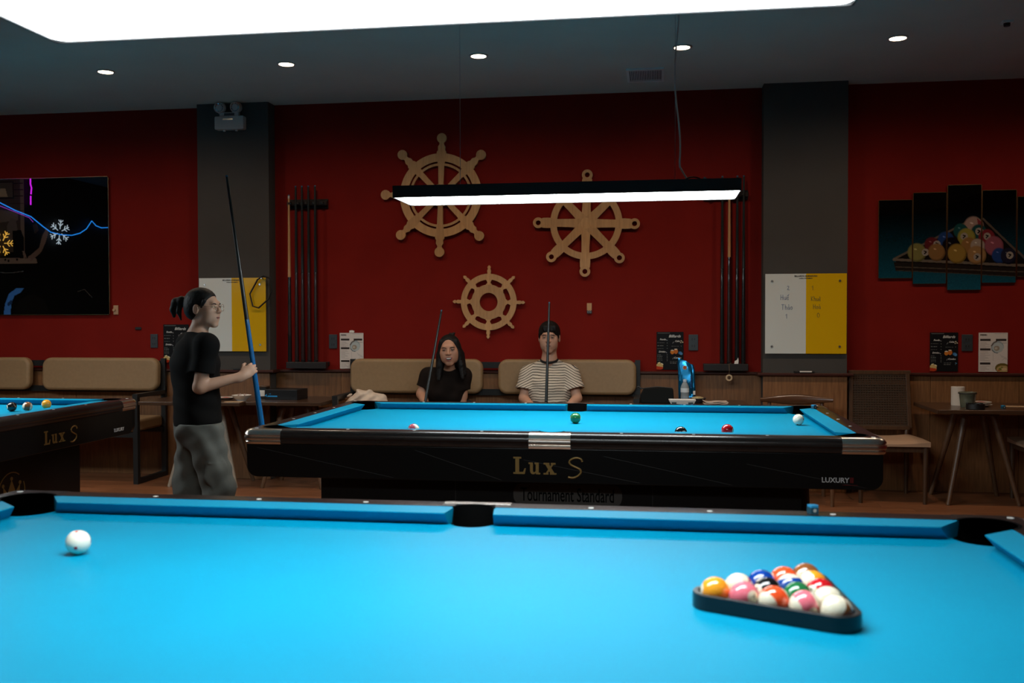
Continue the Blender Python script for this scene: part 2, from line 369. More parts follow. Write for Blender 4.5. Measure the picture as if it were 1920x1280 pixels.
LUX = {'L': (.86, [[(0, 0), (.78, 0), (.86, .34), (.77, .34), (.66, .12), (.40, .12), (.40, .9), (.54, .9), (.54, 1), (0, 1), (0, .9), (.14, .9), (.14, .1), (0, .1)]]),
       'u': (.86, [[(0, .68), (0, .59), (.1, .59), (.1, .2), (.14, .08), (.24, 0), (.38, 0), (.5, .08), (.5, 0), (.80, 0), (.80, .09), (.70, .09), (.70, .68), (.41, .68), (.41, .59), (.49, .59), (.49, .2), (.42, .12), (.34, .12), (.30, .2), (.30, .68)]]),
       'x': (.86, [[(.04, .67), (.30, .67), (.78, .01), (.50, .01)], [(.58, .67), (.72, .67), (.23, .01), (.08, .01)], [(-.02, .59), (.38, .59), (.38, .68), (-.02, .68)], [(.48, .59), (.80, .59), (.80, .68), (.48, .68)], [(-.02, 0), (.32, 0), (.32, .085), (-.02, .085)], [(.42, 0), (.86, 0), (.86, .085), (.42, .085)]])}
def lux_logo(parent, fn, h):
    """gold 'Lux S' around x = 0; fn(a, b, d) with d the height above the face"""
    x = -.165
    for ch in 'Lux':
        w, polys = LUX[ch]; mb = MB()
        for i, pg in enumerate(polys): mb.prism([(x + a * h * .86, b * h) for a, b in pg], fn, 0, .002 + i * .0001)
        mb.build('letter', m_gold, parent); x += w * h * .86 + .012
    P = []
    c = [(1.0, .78), (.92, .93), (.68, 1.0), (.38, .95), (.18, .78), (.28, .60), (.58, .46), (.86, .33), (.90, .14), (.70, -.05), (.40, -.16), (.10, -.12)]
    for i in range(len(c) - 1):
        for k in range(4):
            s = k / 4; p0 = c[max(i - 1, 0)]; p1 = c[i]; p2 = c[i + 1]; p3 = c[min(i + 2, len(c) - 1)]
            q = [.5 * (2 * p1[j] + (p2[j] - p0[j]) * s + (2 * p0[j] - 5 * p1[j] + 4 * p2[j] - p3[j]) * s * s + (-p0[j] + 3 * p1[j] - 3 * p2[j] + p3[j]) * s ** 3) for j in (0, 1)]
            P.append(q)
    P.append(c[-1])
    MB().tube([fn(.075 + a * h * .92, b * h, .001) for a, b in P], .0045, 8).build('letter', m_gold, parent, smooth=60)
RPROF = [(CW, ZT), (.148, ZT), (.163, .816), (.173, .806), (.178, .793), (.178, .783), (.171, .774), (.171, .768), (.166, .755), (.158, .750), (CW, .750)]
def pool_table(cx, cy, rot, label, taper_post=False):
    t = thing('pool_table', label, 'pool table', (cx, cy, 0), rot, 'black pool tables with blue cloth')
    MB().prism(bed_outline(), lambda a, b, d: (a, b, d), BZ - .03, BZ).build('playing_cloth', m_cloth, t)
    # cushions
    def cushion(pts, name='cushion'):   # pts: nose start, nose end, back end, back start (plan) ; wedge section
        (n0, n1, b1, b0) = [_v(p) for p in pts]
        def P(q, z): return (q[0], q[1], z)
        m0, m1 = n0 + (b0 - n0) * .40, n1 + (b1 - n1) * .40
        V = [P(n0, ZT - .002), P(n1, ZT - .002), P(b1, ZT - .0008), P(b0, ZT - .0008), P(n0, ZT - .0045), P(n1, ZT - .0045), P(m1, BZ - .001), P(m0, BZ - .001), P(b1, BZ - .02), P(b0, BZ - .02)]
        mb = MB(); mb.add(V, [(0, 1, 2, 3), (0, 4, 5, 1), (4, 7, 6, 5), (7, 9, 8, 6), (9, 3, 2, 8), (0, 3, 9, 7, 4), (1, 5, 6, 8, 2)])
        mb.build(name, m_cloth, t)
    J, K = .078, .012
    for sv in (1, -1):
        for su in (1, -1):
            cushion([(su * .066, sv * HB), (su * (HA - J), sv * HB), (su * (HA - K), sv * (HB + CW)), (su * .055, sv * (HB + CW))])
    for su in (1, -1):
        cushion([(su * HA, -HB + J), (su * HA, HB - J), (su * (HA + CW), HB - K), (su * (HA + CW), -HB + K)])
    # rails (top boards with bullnose)
    G = .155; SG = .095
    fnl = lambda s: (lambda p, q, d: (d, s * (HB + p), q)); fne = lambda s: (lambda p, q, d: (s * (HA + p), d, q))
    for s in (1, -1):
        for u0, u1 in ((SG, HA + OW - .19), (-HA - OW + .19, -SG)): MB().prism(RPROF, fnl(s), u0, u1).build('rail', m_railtop, t, smooth=35)
        MB().prism(RPROF, fne(s), -(HB + OW - .19), HB + OW - .19).build('rail', m_railtop, t, smooth=35)
    # side castings (ribbed chrome) with a notch for the pocket
    RIB = [(.118, ZT + .001), (.150, ZT + .001), (.164, .817), (.174, .808), (.179, .798), (.172, .793), (.179, .789), (.181, .780), (.179, .772), (.172, .767), (.176, .762), (.172, .752), (.160, .749), (.118, .749)]
    for s in (1, -1):
        MB().prism(RIB, fnl(s), -SG + .001, SG - .001).build('side_casting', m_chrome, t, smooth=35)
        for u0, u1 in ((-SG + .001, -.056), (.056, SG - .001)): MB().box(u0, u1, s * (HB + CW) - (0 if s > 0 else .033), s * (HB + CW) + (.033 if s > 0 else 0), .76, ZT + .001).build('casting_cheek', m_railtop, t)
    # corner castings
    for su in (1, -1):
        for sv in (1, -1):
            c = (HA + OW, HB + OW)
            mb = MB()
            # plan strip following the outer corner, ribbed section swept round a quarter circle
            rr = .05; path = [(c[0] - .19, c[1])] + [(c[0] - rr + rr * math.sin(a), c[1] - rr + rr * math.cos(a)) for a in np.linspace(0, PI / 2, 9)] + [(c[0], c[1] - .19)]
            nor = [(0, 1)] + [(math.sin(a), math.cos(a)) for a in np.linspace(0, PI / 2, 9)] + [(1, 0)]
            sec = [(p - OW, q) for p, q in RIB[1:-1]]
            V = []; F = []; n = len(sec)
            for (px_, py_), (nx_, ny_) in zip(path, nor):
                for o_, z_ in sec: V.append((su * (px_ + nx_ * o_), sv * (py_ + ny_ * o_), z_))
            for i in range(len(path) - 1):
                for k in range(n): F.append((i * n + k, i * n + (k + 1) % n, (i + 1) * n + (k + 1) % n, (i + 1) * n + k))
            F += [tuple(range(n)), tuple((len(path) - 1) * n + k for k in range(n))[::-1]]
            mb.add(V, F); mb.build('corner_casting', m_chrome, t, smooth=35)
            # flat top of the corner around the pocket mouth
            q = []; pc = (HA + .042, HB + .042); pr = .079
            q += [(c[0] - .19, c[1] - .026)] + [(c[0] - .026 - .03 + .03 * math.sin(a), c[1] - .026 - .03 + .03 * math.cos(a)) for a in np.linspace(0, PI / 2, 6)] + [(c[0] - .026, c[1] - .19), (HA + CW, c[1] - .19), (HA + CW, HB + .042 - .068)]
            q += [(pc[0] + pr * math.cos(a), pc[1] + pr * math.sin(a)) for a in np.linspace(math.radians(-50), math.radians(140), 18)]
            q += [(HA + .042 - .068, HB + CW), (c[0] - .19, HB + CW)]
            MB().prism([(su * a, sv * b) for a, b in q], lambda a, b, d: (a, b, d), .76, ZT + .0008).build('corner_top', m_railtop, t)
            MB().lathe([(.009, ZT + .0008), (.009, ZT + .0016)], c=(su * (HA + .125), sv * (HB + .125), 0), n=14).build('corner_sight', m_sight, t)
            # pocket liner: full ring below the bed, open to the table above it
            mb = MB(); V = []; F = []; N = 36
            for i in range(N):
                a = 2 * PI * i / N; ca, sa = math.cos(a), math.sin(a); inner = (ca + sa) < -.25
                zt = BZ - .002 if inner else ZT + .001
                for r_, z_ in ((.0775, zt), (.0695, zt), (.0600, BZ - .07), (.0675, BZ - .07)): V.append((su * (pc[0] + r_ * ca), sv * (pc[1] + r_ * sa), z_))
            for i in range(N):
                j = (i + 1) % N
                for k in range(4): F.append((4 * i + k, 4 * j + k, 4 * j + (k + 1) % 4, 4 * i + (k + 1) % 4))
            F.append(tuple(4 * i + 2 for i in range(N)))
            mb.add(V, F); mb.build('corner_pocket', m_pocket, t, smooth=50)
    for sv in (1, -1):
        mb = MB(); V = []; F = []; N = 32
        for i in range(N):
            a = 2 * PI * i / N; ca, sa = math.cos(a), math.sin(a); zt = BZ - .002 if sa < .05 else ZT + .0015
            for r_, z_ in ((.0610, zt), (.0545, zt), (.050, BZ - .07), (.056, BZ - .07)): V.append((r_ * ca, sv * (HB + .060 + r_ * sa), z_))
        for i in range(N):
            j = (i + 1) % N
            for k in range(4): F.append((4 * i + k, 4 * j + k, 4 * j + (k + 1) % 4, 4 * i + (k + 1) % 4))
        F.append(tuple(4 * i + 2 for i in range(N)))
        mb.add(V, F); mb.build('side_pocket', m_pocket, t, smooth=50)
    # sights
    sm = MB().lathe([(.0075, ZT - .001), (.0075, ZT + .0008)], n=14).mesh('sight', m_sight)
    for k in (-3, -2, -1, 1, 2, 3):
        for sv in (1, -1): link('sight', sm, t, loc=(k * .3175, sv * (HB + .112), 0))
    for k in (-1, 0, 1):
        for su in (1, -1): link('sight', sm, t, loc=(su * (HA + .112), k * .3175, 0))
    # apron panels with rounded lower corners
    AZ0, AZ1 = .597, .752
    def apoly(hl): return [(-hl, AZ1), (-hl, AZ0 + .05)] + [(-hl + .05 - .05 * math.cos(a), AZ0 + .05 - .05 * math.sin(a)) for a in np.linspace(0, PI / 2, 7)][1:] + [(hl - .05 + .05 * math.sin(a), AZ0 + .05 - .05 * math.cos(a)) for a in np.linspace(0, PI / 2, 7)] + [(hl, AZ1)]
    yo, xo = HB + .160, HA + .160
    for s in (1, -1):
        MB().prism(apoly(xo), lambda a, b, d: (a, s * d, b), yo - .03, yo).build('apron_panel', m_blackgloss, t, bevel=(.004, 2))
        MB().prism(apoly(yo - .031), lambda a, b, d: (s * d, a, b), xo - .03, xo).build('apron_panel', m_blackgloss, t, bevel=(.004, 2))
    MB().box(-xo + .04, xo - .04, -yo + .04, yo - .04, .62, BZ - .075).build('under_frame', m_black, t)
    # pedestal with door seams, plate and emblem
    ph, pv = 1.11, .68
    pe = MB().box(-ph + .003, ph - .003, -pv + .003, pv - .003, .02, .62).build('pedestal', m_black, t)
    for s in (-1, 1):
        xs = [-ph, -.455, .455, ph]
        for k in range(3): MB().box(xs[k] + .002, xs[k + 1] - .002, s * pv - (.012 if s > 0 else 0), s * pv + (0 if s > 0 else .012), .025, .615).build('pedestal_panel', m_blackgloss, pe)
        MB().box(s * ph - (.012 if s > 0 else 0), s * ph + (0 if s > 0 else .012), -pv + .014, pv - .014, .025, .615).build('pedestal_panel', m_blackgloss, pe)
    if taper_post: MB().rc((1.285, .55, 0), (1.285, .55, .62), .055, .026, 14).build('leg', m_black, t, smooth=40)  # stand-in for an unidentified black tapered object, not a leg of this table
    # lettering on long sides and ends
    for s in (-1, 1):
        x = (-s, 0, 0); n = (0, s, 0)
        fn = lambda a, b, d: (-s * a, s * (yo + d), .636 + b)
        lux_logo(t, fn, .077)
        text_on('LUXURY', .030, (-s * 1.232, s * (yo + .001), .637), (-s, 0, 0), (0, 0, 1), m_silver, t, bold=.0006)
        text_on('II', .030, (-s * 1.300, s * (yo + .001), .637), (-s, 0, 0), (0, 0, 1), m_redmark, t, bold=.0014)
        MB().bar((-s * 1.262, s * (yo + .0008), .6175), (-s * 1.325, s * (yo + .0008), .6175), .0012, .002).build('underline', m_redmark, t)
        for (a0, b0, a1, b1) in ((-1.38, .735, -.72, .606), (-.62, .735, -.22, .606), (-.12, .700, .40, .606), (.24, .722, .80, .606), (.86, .700, 1.36, .606)):
            MB().bar((-s * a0, s * (yo + .0002), b0), (-s * a1, s * (yo + .0002), b1), .0008, .0018).build('inlay_line', m_lineinlay, t)
        pl = MB().prism(rrect(.50, .105, .045), lambda a, b, d: (-s * (a + .068), s * (pv + d), .524 + b), 0, .003).build('name_plate', m_plate, t)
        text_on('Tournament Standard', .088, (-s * .068, s * (pv + .0036), .522), (-s, 0, 0), (0, 0, 1), m_platetext, pl, sx=.55, bold=.0008)
        # ends
        fe = lambda a, b, d: (s * (xo + d), s * a, .636 + b)
        lux_logo(t, fe, .077)
        text_on('LUXURY', .030, (s * (xo + .001), s * .60, .637), (0, s, 0), (0, 0, 1), m_silver, t, bold=.0006)
        fe2 = lambda a, b, d: (s * (ph + d), s * a, .335 + b)
        em = MB(); em.ring(.115, .121, fe2, 0, .003, 40, math.radians(55), math.radians(385)); em.build('emblem_ring', m_gold, t)
        cr = MB(); cr.prism([(-.062, -.05), (.062, -.05), (.075, .045), (.035, .0), (0, .075), (-.035, .0), (-.075, .045)], fe2, 0, .003)
        for a, b in ((-.075, .05), (0, .082), (.075, .05)): cr.prism([(a + .011 * math.cos(q), b + .011 * math.sin(q)) for q in np.linspace(0, 2 * PI, 13)[:-1]], fe2, 0, .0032)
        cr.build('crown_emblem', m_gold, t)
    return t
tM = pool_table(MX, MY, 0, 'black pool table with blue cloth in the middle, five balls in play', True)
tF = pool_table(FX, FY, math.radians(-.16), 'near pool table with bright blue cloth filling the foreground')
tT = pool_table(TX, MY, 0, 'pool table cut off by the left edge, crown emblem on its pedestal')
# ------------------------------------------------------------------ balls
R = .028575
def ballmat(name, col, stripe=False):
    if name in MATS: return MATS[name]
    m = bpy.data.materials.new(name); m.use_nodes = True; nt = m.node_tree; b = nt.nodes['Principled BSDF']
    tc = nd(nt, 'ShaderNodeTexCoord'); sp = nd(nt, 'ShaderNodeSeparateXYZ'); nt.links.new(tc.outputs['Object'], sp.inputs[0])
    def mth(op, a, bb=None):
        n = nd(nt, 'ShaderNodeMath', operation=op)
        for i, q in enumerate((a, bb)):
            if q is None: continue
            if isinstance(q, (int, float)): n.inputs[i].default_value = q
            else: nt.links.new(q, n.inputs[i])
        return n.outputs[0]
    ab = [mth('ABSOLUTE', sp.outputs[i]) for i in range(3)]
    mx = nd(nt, 'ShaderNodeMix', data_type='RGBA'); mx.inputs['A'].default_value = (*col, 1); mx.inputs['B'].default_value = (.80, .72, .55, 1)
    if name == 'cue_ball':
        fac = mth('GREATER_THAN', mth('MAXIMUM', ab[0], mth('MAXIMUM', ab[1], ab[2])), R * .988); mx.inputs['A'].default_value = (.84, .78, .64, 1); mx.inputs['B'].default_value = (.55, .01, .02, 1)
    else:
        fac = mth('GREATER_THAN', ab[0], R * .90)
        if stripe: fac = mth('MAXIMUM', fac, mth('GREATER_THAN', ab[2], R * .52))
    nt.links.new(fac, mx.inputs['Factor']); nt.links.new(mx.outputs['Result'], b.inputs['Base Color'])
    b.inputs['Roughness'].default_value = .12; b.inputs['Coat Weight'].default_value = .6; b.inputs['Coat Roughness'].default_value = .03
    MATS[name] = m; return m
BC = {1: (.85, .33, .02), 2: (.004, .045, .30), 3: (.55, .008, .012), 4: (.80, .17, .22), 5: (.80, .085, .02), 6: (.015, .15, .045), 7: (.26, .085, .025), 8: (.006, .006, .006)}
BN = {1: 'yellow orange', 2: 'blue', 3: 'red', 4: 'pink', 5: 'vermilion orange', 6: 'green', 7: 'brown', 8: 'black'}
ballmesh = {}
m_ink = mat('ball_number_ink', (.02, .02, .02), rough=.3)
def orient(z, x):
    z, x = _v(z), _v(x); z /= np.linalg.norm(z); x = x - z * (x @ z); x /= np.linalg.norm(x); y = np.cross(z, x)
    return Matrix(((x[0], y[0], z[0]), (x[1], y[1], z[1]), (x[2], y[2], z[2])))
def ball(num, p, label, z=(0, 0, 1), x=(0, -1, 0), group=None):
    """num 0: cue ball, 1-8 solid, 9-15 striped; z: pole direction, x: number direction"""
    if num == 0: mm = ballmat('cue_ball', (1, 1, 1))
    else: mm = ballmat('ball_%d' % num, BC[num if num < 9 else num - 8], num > 8)
    if mm.name not in ballmesh: ballmesh[mm.name] = MB().sphere((0, 0, 0), R, 40, 24).mesh('ball', mm, 180)
    nm = 'cue_ball' if num == 0 else 'pool_ball'
    if num == 0: o = link(nm, ballmesh[mm.name]); o.location = p; tag(o, label, 'ball', group)
    else:
        o = thing(nm, label, 'ball', tuple(p), 0, group); link('shell', ballmesh[mm.name], o)
        for sx in (1, -1):
            k = 'n%d_%d' % (num, sx)
            if k not in ballmesh:
                me = text_mesh(str(num), .017 if num < 10 else .014, depth=.0001, bold=.0003)
                for v in me.vertices:
                    a, c = v.co.x, v.co.y; v.co = (sx * math.sqrt(max(R * R - a * a - c * c, 0)) * 1.004, sx * a, c)
                me.materials.clear(); me.materials.append(m_ink); ballmesh[k] = me
            link('number', ballmesh[k], o)
    o.rotation_mode = 'QUATERNION'; o.rotation_quaternion = orient(z, x).to_quaternion(); return o
def onbed(px, py): q = onZ(px, py, BZ + R); return (float(q[0]), float(q[1]), BZ + R + .0003)
ball(0, onbed(146.5, 1016.5), 'white cue ball with red dots alone at left on front table', z=(.35, -.9, -.28), x=(-.2, .4, .9))
# the rack of fifteen on the front table
ap = np.array(onbed(1341, 1109)); b5 = np.mean([onbed(*q) for q in ((1521, 1079), (1527, 1094), (1541, 1110), (1557, 1132), (1562, 1150))], axis=0)
rd = (b5 - ap)[:2]; rd /= np.linalg.norm(rd); rp = np.array([-rd[1], rd[0]])
rows = [[1], [11, 4], [2, 8, 13], [5, 10, 6, 12], [7, 9, 3, 14, 15]]
poles = {11: ((-.35, -.5, .8), (.5, -.3, .2)), 13: ((-.75, -.62, -.25), (.2, -.75, -.6)), 10: ((.1, -.5, -.86), (1, 0, 0)), 12: ((.85, .3, .3), (.45, -.85, -.25)), 9: ((-.85, -.45, .25), (-.1, -.9, -.45)), 14: ((-.3, -.45, .85), (.9, 0, .3)), 15: ((-.5, -.55, .66), (.9, 0, .4))}
nums = {1: (-.75, .1, .65), 4: (.35, -.8, -.5), 2: (0, .6, -.8), 8: (-.8, -.55, .25), 5: (-.9, -.3, -.3), 6: (-.6, .2, -.8), 7: (.3, .6, -.7), 3: (.7, .6, -.4)}
posn = {1: 'at the left tip of the triangle', 11: 'behind the pink one near the tip', 4: 'second along the front edge', 2: 'in the back row of the triangle', 8: 'in the heart of the triangle', 13: 'third along the front edge', 5: 'in the back row beside the brown one', 10: 'in the middle of the triangle', 6: 'in the middle of the triangle', 12: 'fourth along the front edge', 7: 'at the far corner of the triangle', 9: 'against the right side behind the red one', 3: 'against the right side of the triangle', 14: 'against the right side near the front', 15: 'at the front right corner of the triangle'}
rows[3][3] = 12
for i, rw in enumerate(rows):
    for j, n in enumerate(rw):
        q = ap[:2] + rd * (i * R * math.sqrt(3) * 1.006) + rp * ((i / 2 - j) * 2 * R * 1.004)
        lab = '%s %s ball %s on front table' % (BN[n if n < 9 else n - 8], 'solid' if n < 9 else 'striped', posn[n])
        if n < 9: ball(n, (q[0], q[1], BZ + R), lab, z=(.1, .3, .95), x=nums[n], group='racked pool balls')
        else: ball(n, (q[0], q[1], BZ + R), lab, z=poles[n][0], x=poles[n][1], group='racked pool balls')
# triangle frame
tri = []
h5 = 4 * R * math.sqrt(3); off = R + .0035
cs = [ap[:2], ap[:2] + rd * h5 * 1.006 + rp * 4 * R * 1.004, ap[:2] + rd * h5 * 1.006 - rp * 4 * R * 1.004]
def tri_loop(o_, n=8):
    P = []
    for i in range(3):
        p0, p1, p2 = cs[i - 1], cs[i], cs[(i + 1) % 3]
        d0 = (p1 - p0) / np.linalg.norm(p1 - p0); d1 = (p2 - p1) / np.linalg.norm(p2 - p1)
        sgn = 1 if np.cross(d0, d1) > 0 else -1
        n0 = np.array([d0[1], -d0[0]]) * sgn; n1 = np.array([d1[1], -d1[0]]) * sgn
        for k in range(n + 1):
            nn = n0 * (1 - k / n) + n1 * (k / n); nn /= np.linalg.norm(nn); P.append(p1 + nn * o_)
    return P
mb = MB(); i0, i1 = tri_loop(off), tri_loop(off + .011); V = []; F = []; n = len(i0); H0, H1 = BZ + .0005, BZ + .031
for a, b in zip(i0, i1): V += [(*a, H0), (*b, H0), (*b, H1), (*a, H1)]
for i in range(n):
    j = (i + 1) % n
    for k in range(4): F.append((4 * i + k, 4 * j + k, 4 * j + (k + 1) % 4, 4 * i + (k + 1) % 4))
mb.add(V, F); o = mb.build('ball_rack', mat('black_rack', (.007, .009, .011), rough=.35), smooth=40, bevel=(.002, 2))
tag(o, 'black plastic triangle rack around fifteen balls on front table', 'rack')
# balls on the middle and the left table
ball(0, onbed(1497, 786.5), 'white cue ball with red dots near the right cushion of middle table', z=(.2, .5, .84), x=(.8, -.6, .1))
ball(6, onbed(1079, 783.5), 'green ball below the far side pocket on middle table', z=(0, .2, 1), x=(.97, .1, .2))
ball(3, onbed(1364, 806.5), 'red ball with number at its right, near cushion of middle table', x=(.95, -.3, -.1))
ball(8, onbed(1276.5, 811), 'black ball half hidden by the near rail of middle table', x=(.3, -.5, -.8))
ball(12, onbed(775.5, 805.5), 'pink striped ball half hidden by the near rail of middle table', z=(.9, .1, .4), x=(-.1, -.9, -.4))
ball(8, onbed(22, 762.5), 'black ball, leftmost of three on the left table', x=(-.6, -.75, .2))
ball(15, onbed(51.5, 762), 'brown striped ball between the black and orange balls, left table', z=(-.8, -.5, .2), x=(0, -.3, -.9))
ball(1, onbed(87, 757.5), 'orange ball, rightmost of three on the left table', x=(-.75, -.65, -.1))
# chalk cubes
m_chalk = mat('blue_chalk', (.01, .22, .42), rough=.9, noise=.15, nscale=80.); m_chalkbox = mat('chalk_wrapper', (.012, .06, .09), rough=.5)
def chalk(p, rz, label):
    t = thing('chalk_cube', label, 'chalk', (p[0], p[1], p[2]), rz)
    MB().box(-.011, .011, -.011, .011, 0, .017).build('wrapper', m_chalkbox, t)
    MB().prism(rrect(.022, .022, .002), lambda a, b, d: (a, b, d), .017, .0225).build('chalk_block', m_chalk, t)
    for s in (0, 1):
        f = (lambda a, b, d: (a, -.0112, b)) if s == 0 else (lambda a, b, d: (.0112, a, b))
        MB().ring(.0, .005, lambda a, b, d, f=f: f(a, b + .009, d) if True else None, 0, .0001, 12).build('label_spot', m_paper, t)
c = onZ(1524, 962, ZT); chalk((c[0], c[1], ZT), math.radians(20), 'blue chalk cube on the far rail of the front table')
c = onZ(1526, 766, ZT); chalk((c[0], c[1], ZT), math.radians(35), 'blue chalk cube on the right rail of middle table')
# ------------------------------------------------------------------ pool cues
m_maple = mat('maple_shaft', (.48, .26, .11), rough=.3, noise=.06, nscale=30., stretch=(1, 1, .1)); m_dkcue = mat('dark_carbon_shaft', (.012, .016, .016), rough=.3)
m_bluebutt = mat('blue_lacquer_butt', (.003, .10, .27), rough=.25, coat=.5); m_blackbutt = mat('black_lacquer_butt', (.008, .008, .008), rough=.2, coat=.5)
m_redbutt = mat('dark_red_butt', (.022, .008, .006), rough=.25, coat=.5); m_ferrule = mat('white_ferrule', (.55, .52, .45), rough=.4); m_tip = mat('blue_cue_tip', (.05, .12, .2), rough=.9)
def cue(bot, top, label, shaft, butt, sleeve=None, group=None, joint=.5, band=None, fat=1.):
    bot, top = _v(bot), _v(top); d = top - bot; L = np.linalg.norm(d); d = d / L
    t = thing('pool_cue', label, 'cue', tuple(bot), 0, group)
    P = lambda s: tuple(d * L * s)
    rr = lambda s: (.0147 + (.0064 - .0147) * min(1, s) ** .9) * fat; R0 = .0064 * fat; fm = m_ferrule if shaft is m_maple else m_dkcue
    MB().tube([P(0), P(.012)], [.012 * fat, .0147 * fat], 14).build('bumper', m_black, t, smooth=50)
    MB().tube([P(s) for s in np.linspace(.012, joint, 6)], [rr(s) for s in np.linspace(.012, joint, 6)], 14).build('butt', butt, t, smooth=50)
    if sleeve: MB().tube([P(s) for s in np.linspace(.16, .34, 5)], [rr(s) + .0005 for s in np.linspace(.16, .34, 5)], 14).build('wrap', sleeve, t, smooth=50)
    MB().tube([P(joint), P(joint + .008)], [rr(joint) + .0004] * 2, 14).build('joint_collar', band or m_steel, t, smooth=50)
    MB().tube([P(s) for s in np.linspace(joint + .008, .978, 6)], [rr(s) for s in np.linspace(joint + .008, .978, 6)], 14).build('shaft', shaft, t, smooth=50)
    MB().tube([P(.978), P(.993)], [R0, R0 - .0001], 12).build('ferrule', fm, t, smooth=50)
    MB().tube([P(.993), P(1)], [R0 - .0001, R0 - .0012], 12).build('cue_tip', m_tip, t, smooth=50)
    return t
# wall racks with cues
m_rackwood = mat('black_stained_wood', (.012, .008, .007), rough=.4, noise=.2, nscale=15., stretch=(.2, 1, 1))
def wall_rack(x0, x1, zb, zt, label, n):
    t = thing('cue_rack', label, 'cue rack', ((x0 + x1) / 2, 0, zb)); hw = (x1 - x0) / 2
    MB().box(-hw, hw, -.095, -.041, 0, .055).build('lower_shelf', m_rackwood, t, bevel=(.004, 2))
    MB().box(-hw - .0, hw, -.02, 0, .022, .055).build('lower_back', m_rackwood, t)
    MB().box(-hw, hw, -.02, 0, zt - zb - .075, zt - zb).build('upper_back', m_rackwood, t, bevel=(.004, 2))
    MB().box(-hw, hw, -.05, -.02, zt - zb - .055, zt - zb - .02).build('upper_bar', m_rackwood, t, bevel=(.004, 2))
    for k in range(n):
        x = -hw + 2 * hw * (k + .5) / n; MB().ring(.011, .016, lambda a, b, d, x=x: (x + a, -.066 + b, d), zt - zb - .045, zt - zb - .03, 16, math.radians(-210), math.radians(30)).build('clip', m_black, t, smooth=50)
    return t
zr0 = float(onY(575, 691, -.09)[2]); zr0 = max(zr0, ZM + .0225)
cl = [float(onY(px, 560, -.066)[0]) for px in (543, 556, 567.5, 579.5, 592)]
cr_ = [float(onY(px, 560, -.066)[0]) for px in (1354, 1367, 1382, 1394)]
lx0, lx1 = float(onY(538, 560, -.06)[0]), float(onY(613, 560, -.06)[0]); zt_l = float(onY(575, 373, -.04)[2])
wall_rack(lx0, lx1, zr0, zt_l, 'black wooden wall rack holding five cues left of the ship wheels', 5)
rx0, rx1 = float(onY(1319, 560, -.06)[0]), float(onY(1403, 560, -.06)[0])
wall_rack(rx0, rx1, zr0, zt_l, 'black wooden wall rack holding four cues right of the ship wheels', 4)
zc0 = zr0 + .0555
def rackcue(x, topz, label, shaft, butt, **kw): return cue((x, -.068, zc0), (x, -.066, topz), label, shaft, butt, group='cues in the wall racks', fat=1.25, band=m_blackbutt, **kw)
zt1, zt2 = float(onY(543, 365, -.066)[2]), float(onY(575, 348, -.066)[2])
rackcue(cl[0], zt1, 'cue with pale maple shaft, leftmost in the left wall rack', m_maple, m_blackbutt, sleeve=m_redbutt)
for x, w_ in zip(cl[1:], ('beside the maple one', 'third from left', 'fourth from left', 'rightmost')): rackcue(x, zt2, 'dark cue, %s in the left wall rack' % w_, m_dkcue, m_redbutt)
for i, (x, w_) in enumerate(zip(cr_, ('dark cue, leftmost in the right wall rack', 'cue with maple shaft and wooden ring below, right wall rack', 'dark cue with white tag at its foot, right wall rack', 'dark cue, rightmost in the right wall rack'))):
    rackcue(x, zt2 - (.05 if i == 1 else 0), w_, m_maple if i == 1 else m_dkcue, m_redbutt if i == 1 else m_blackbutt, joint=.58 if i == 1 else .5)
# wooden ring on a string, white tag on the rack shelf
q = onY(1367, 708, -.10); t = thing('wooden_ring', 'pale wooden ring hanging on a string from right cue rack', 'ring', tuple(q))
MB().ring(.014, .026, lambda a, b, d: (a, d, b), -.006, .006, 32).build('ring', mat('pale_birch', (.55, .40, .24), rough=.5), t, bevel=(.003, 2))
m_string = mat('jute_string', (.25, .16, .09), rough=.8)
MB().tube([(0, 0, .025), (.002, .0, .06), (-.001, .002, zr0 + .057 - q[2]), (.02, .01, zr0 + .062 - q[2])], .0014, 6).build('string', m_string, t)
q = onY(1381, 680, -.096); o = MB().prism([(-.016, -.02), (.014, -.02), (.016, .008), (.012, .028), (.004, .01), (-.014, .0)], lambda a, b, d: (q[0] + a, d, zr0 + .0765 + b), -.092, -.086).build('paper_tag', m_paper); tag(o, 'small white paper tag on the shelf of right cue rack', 'tag')
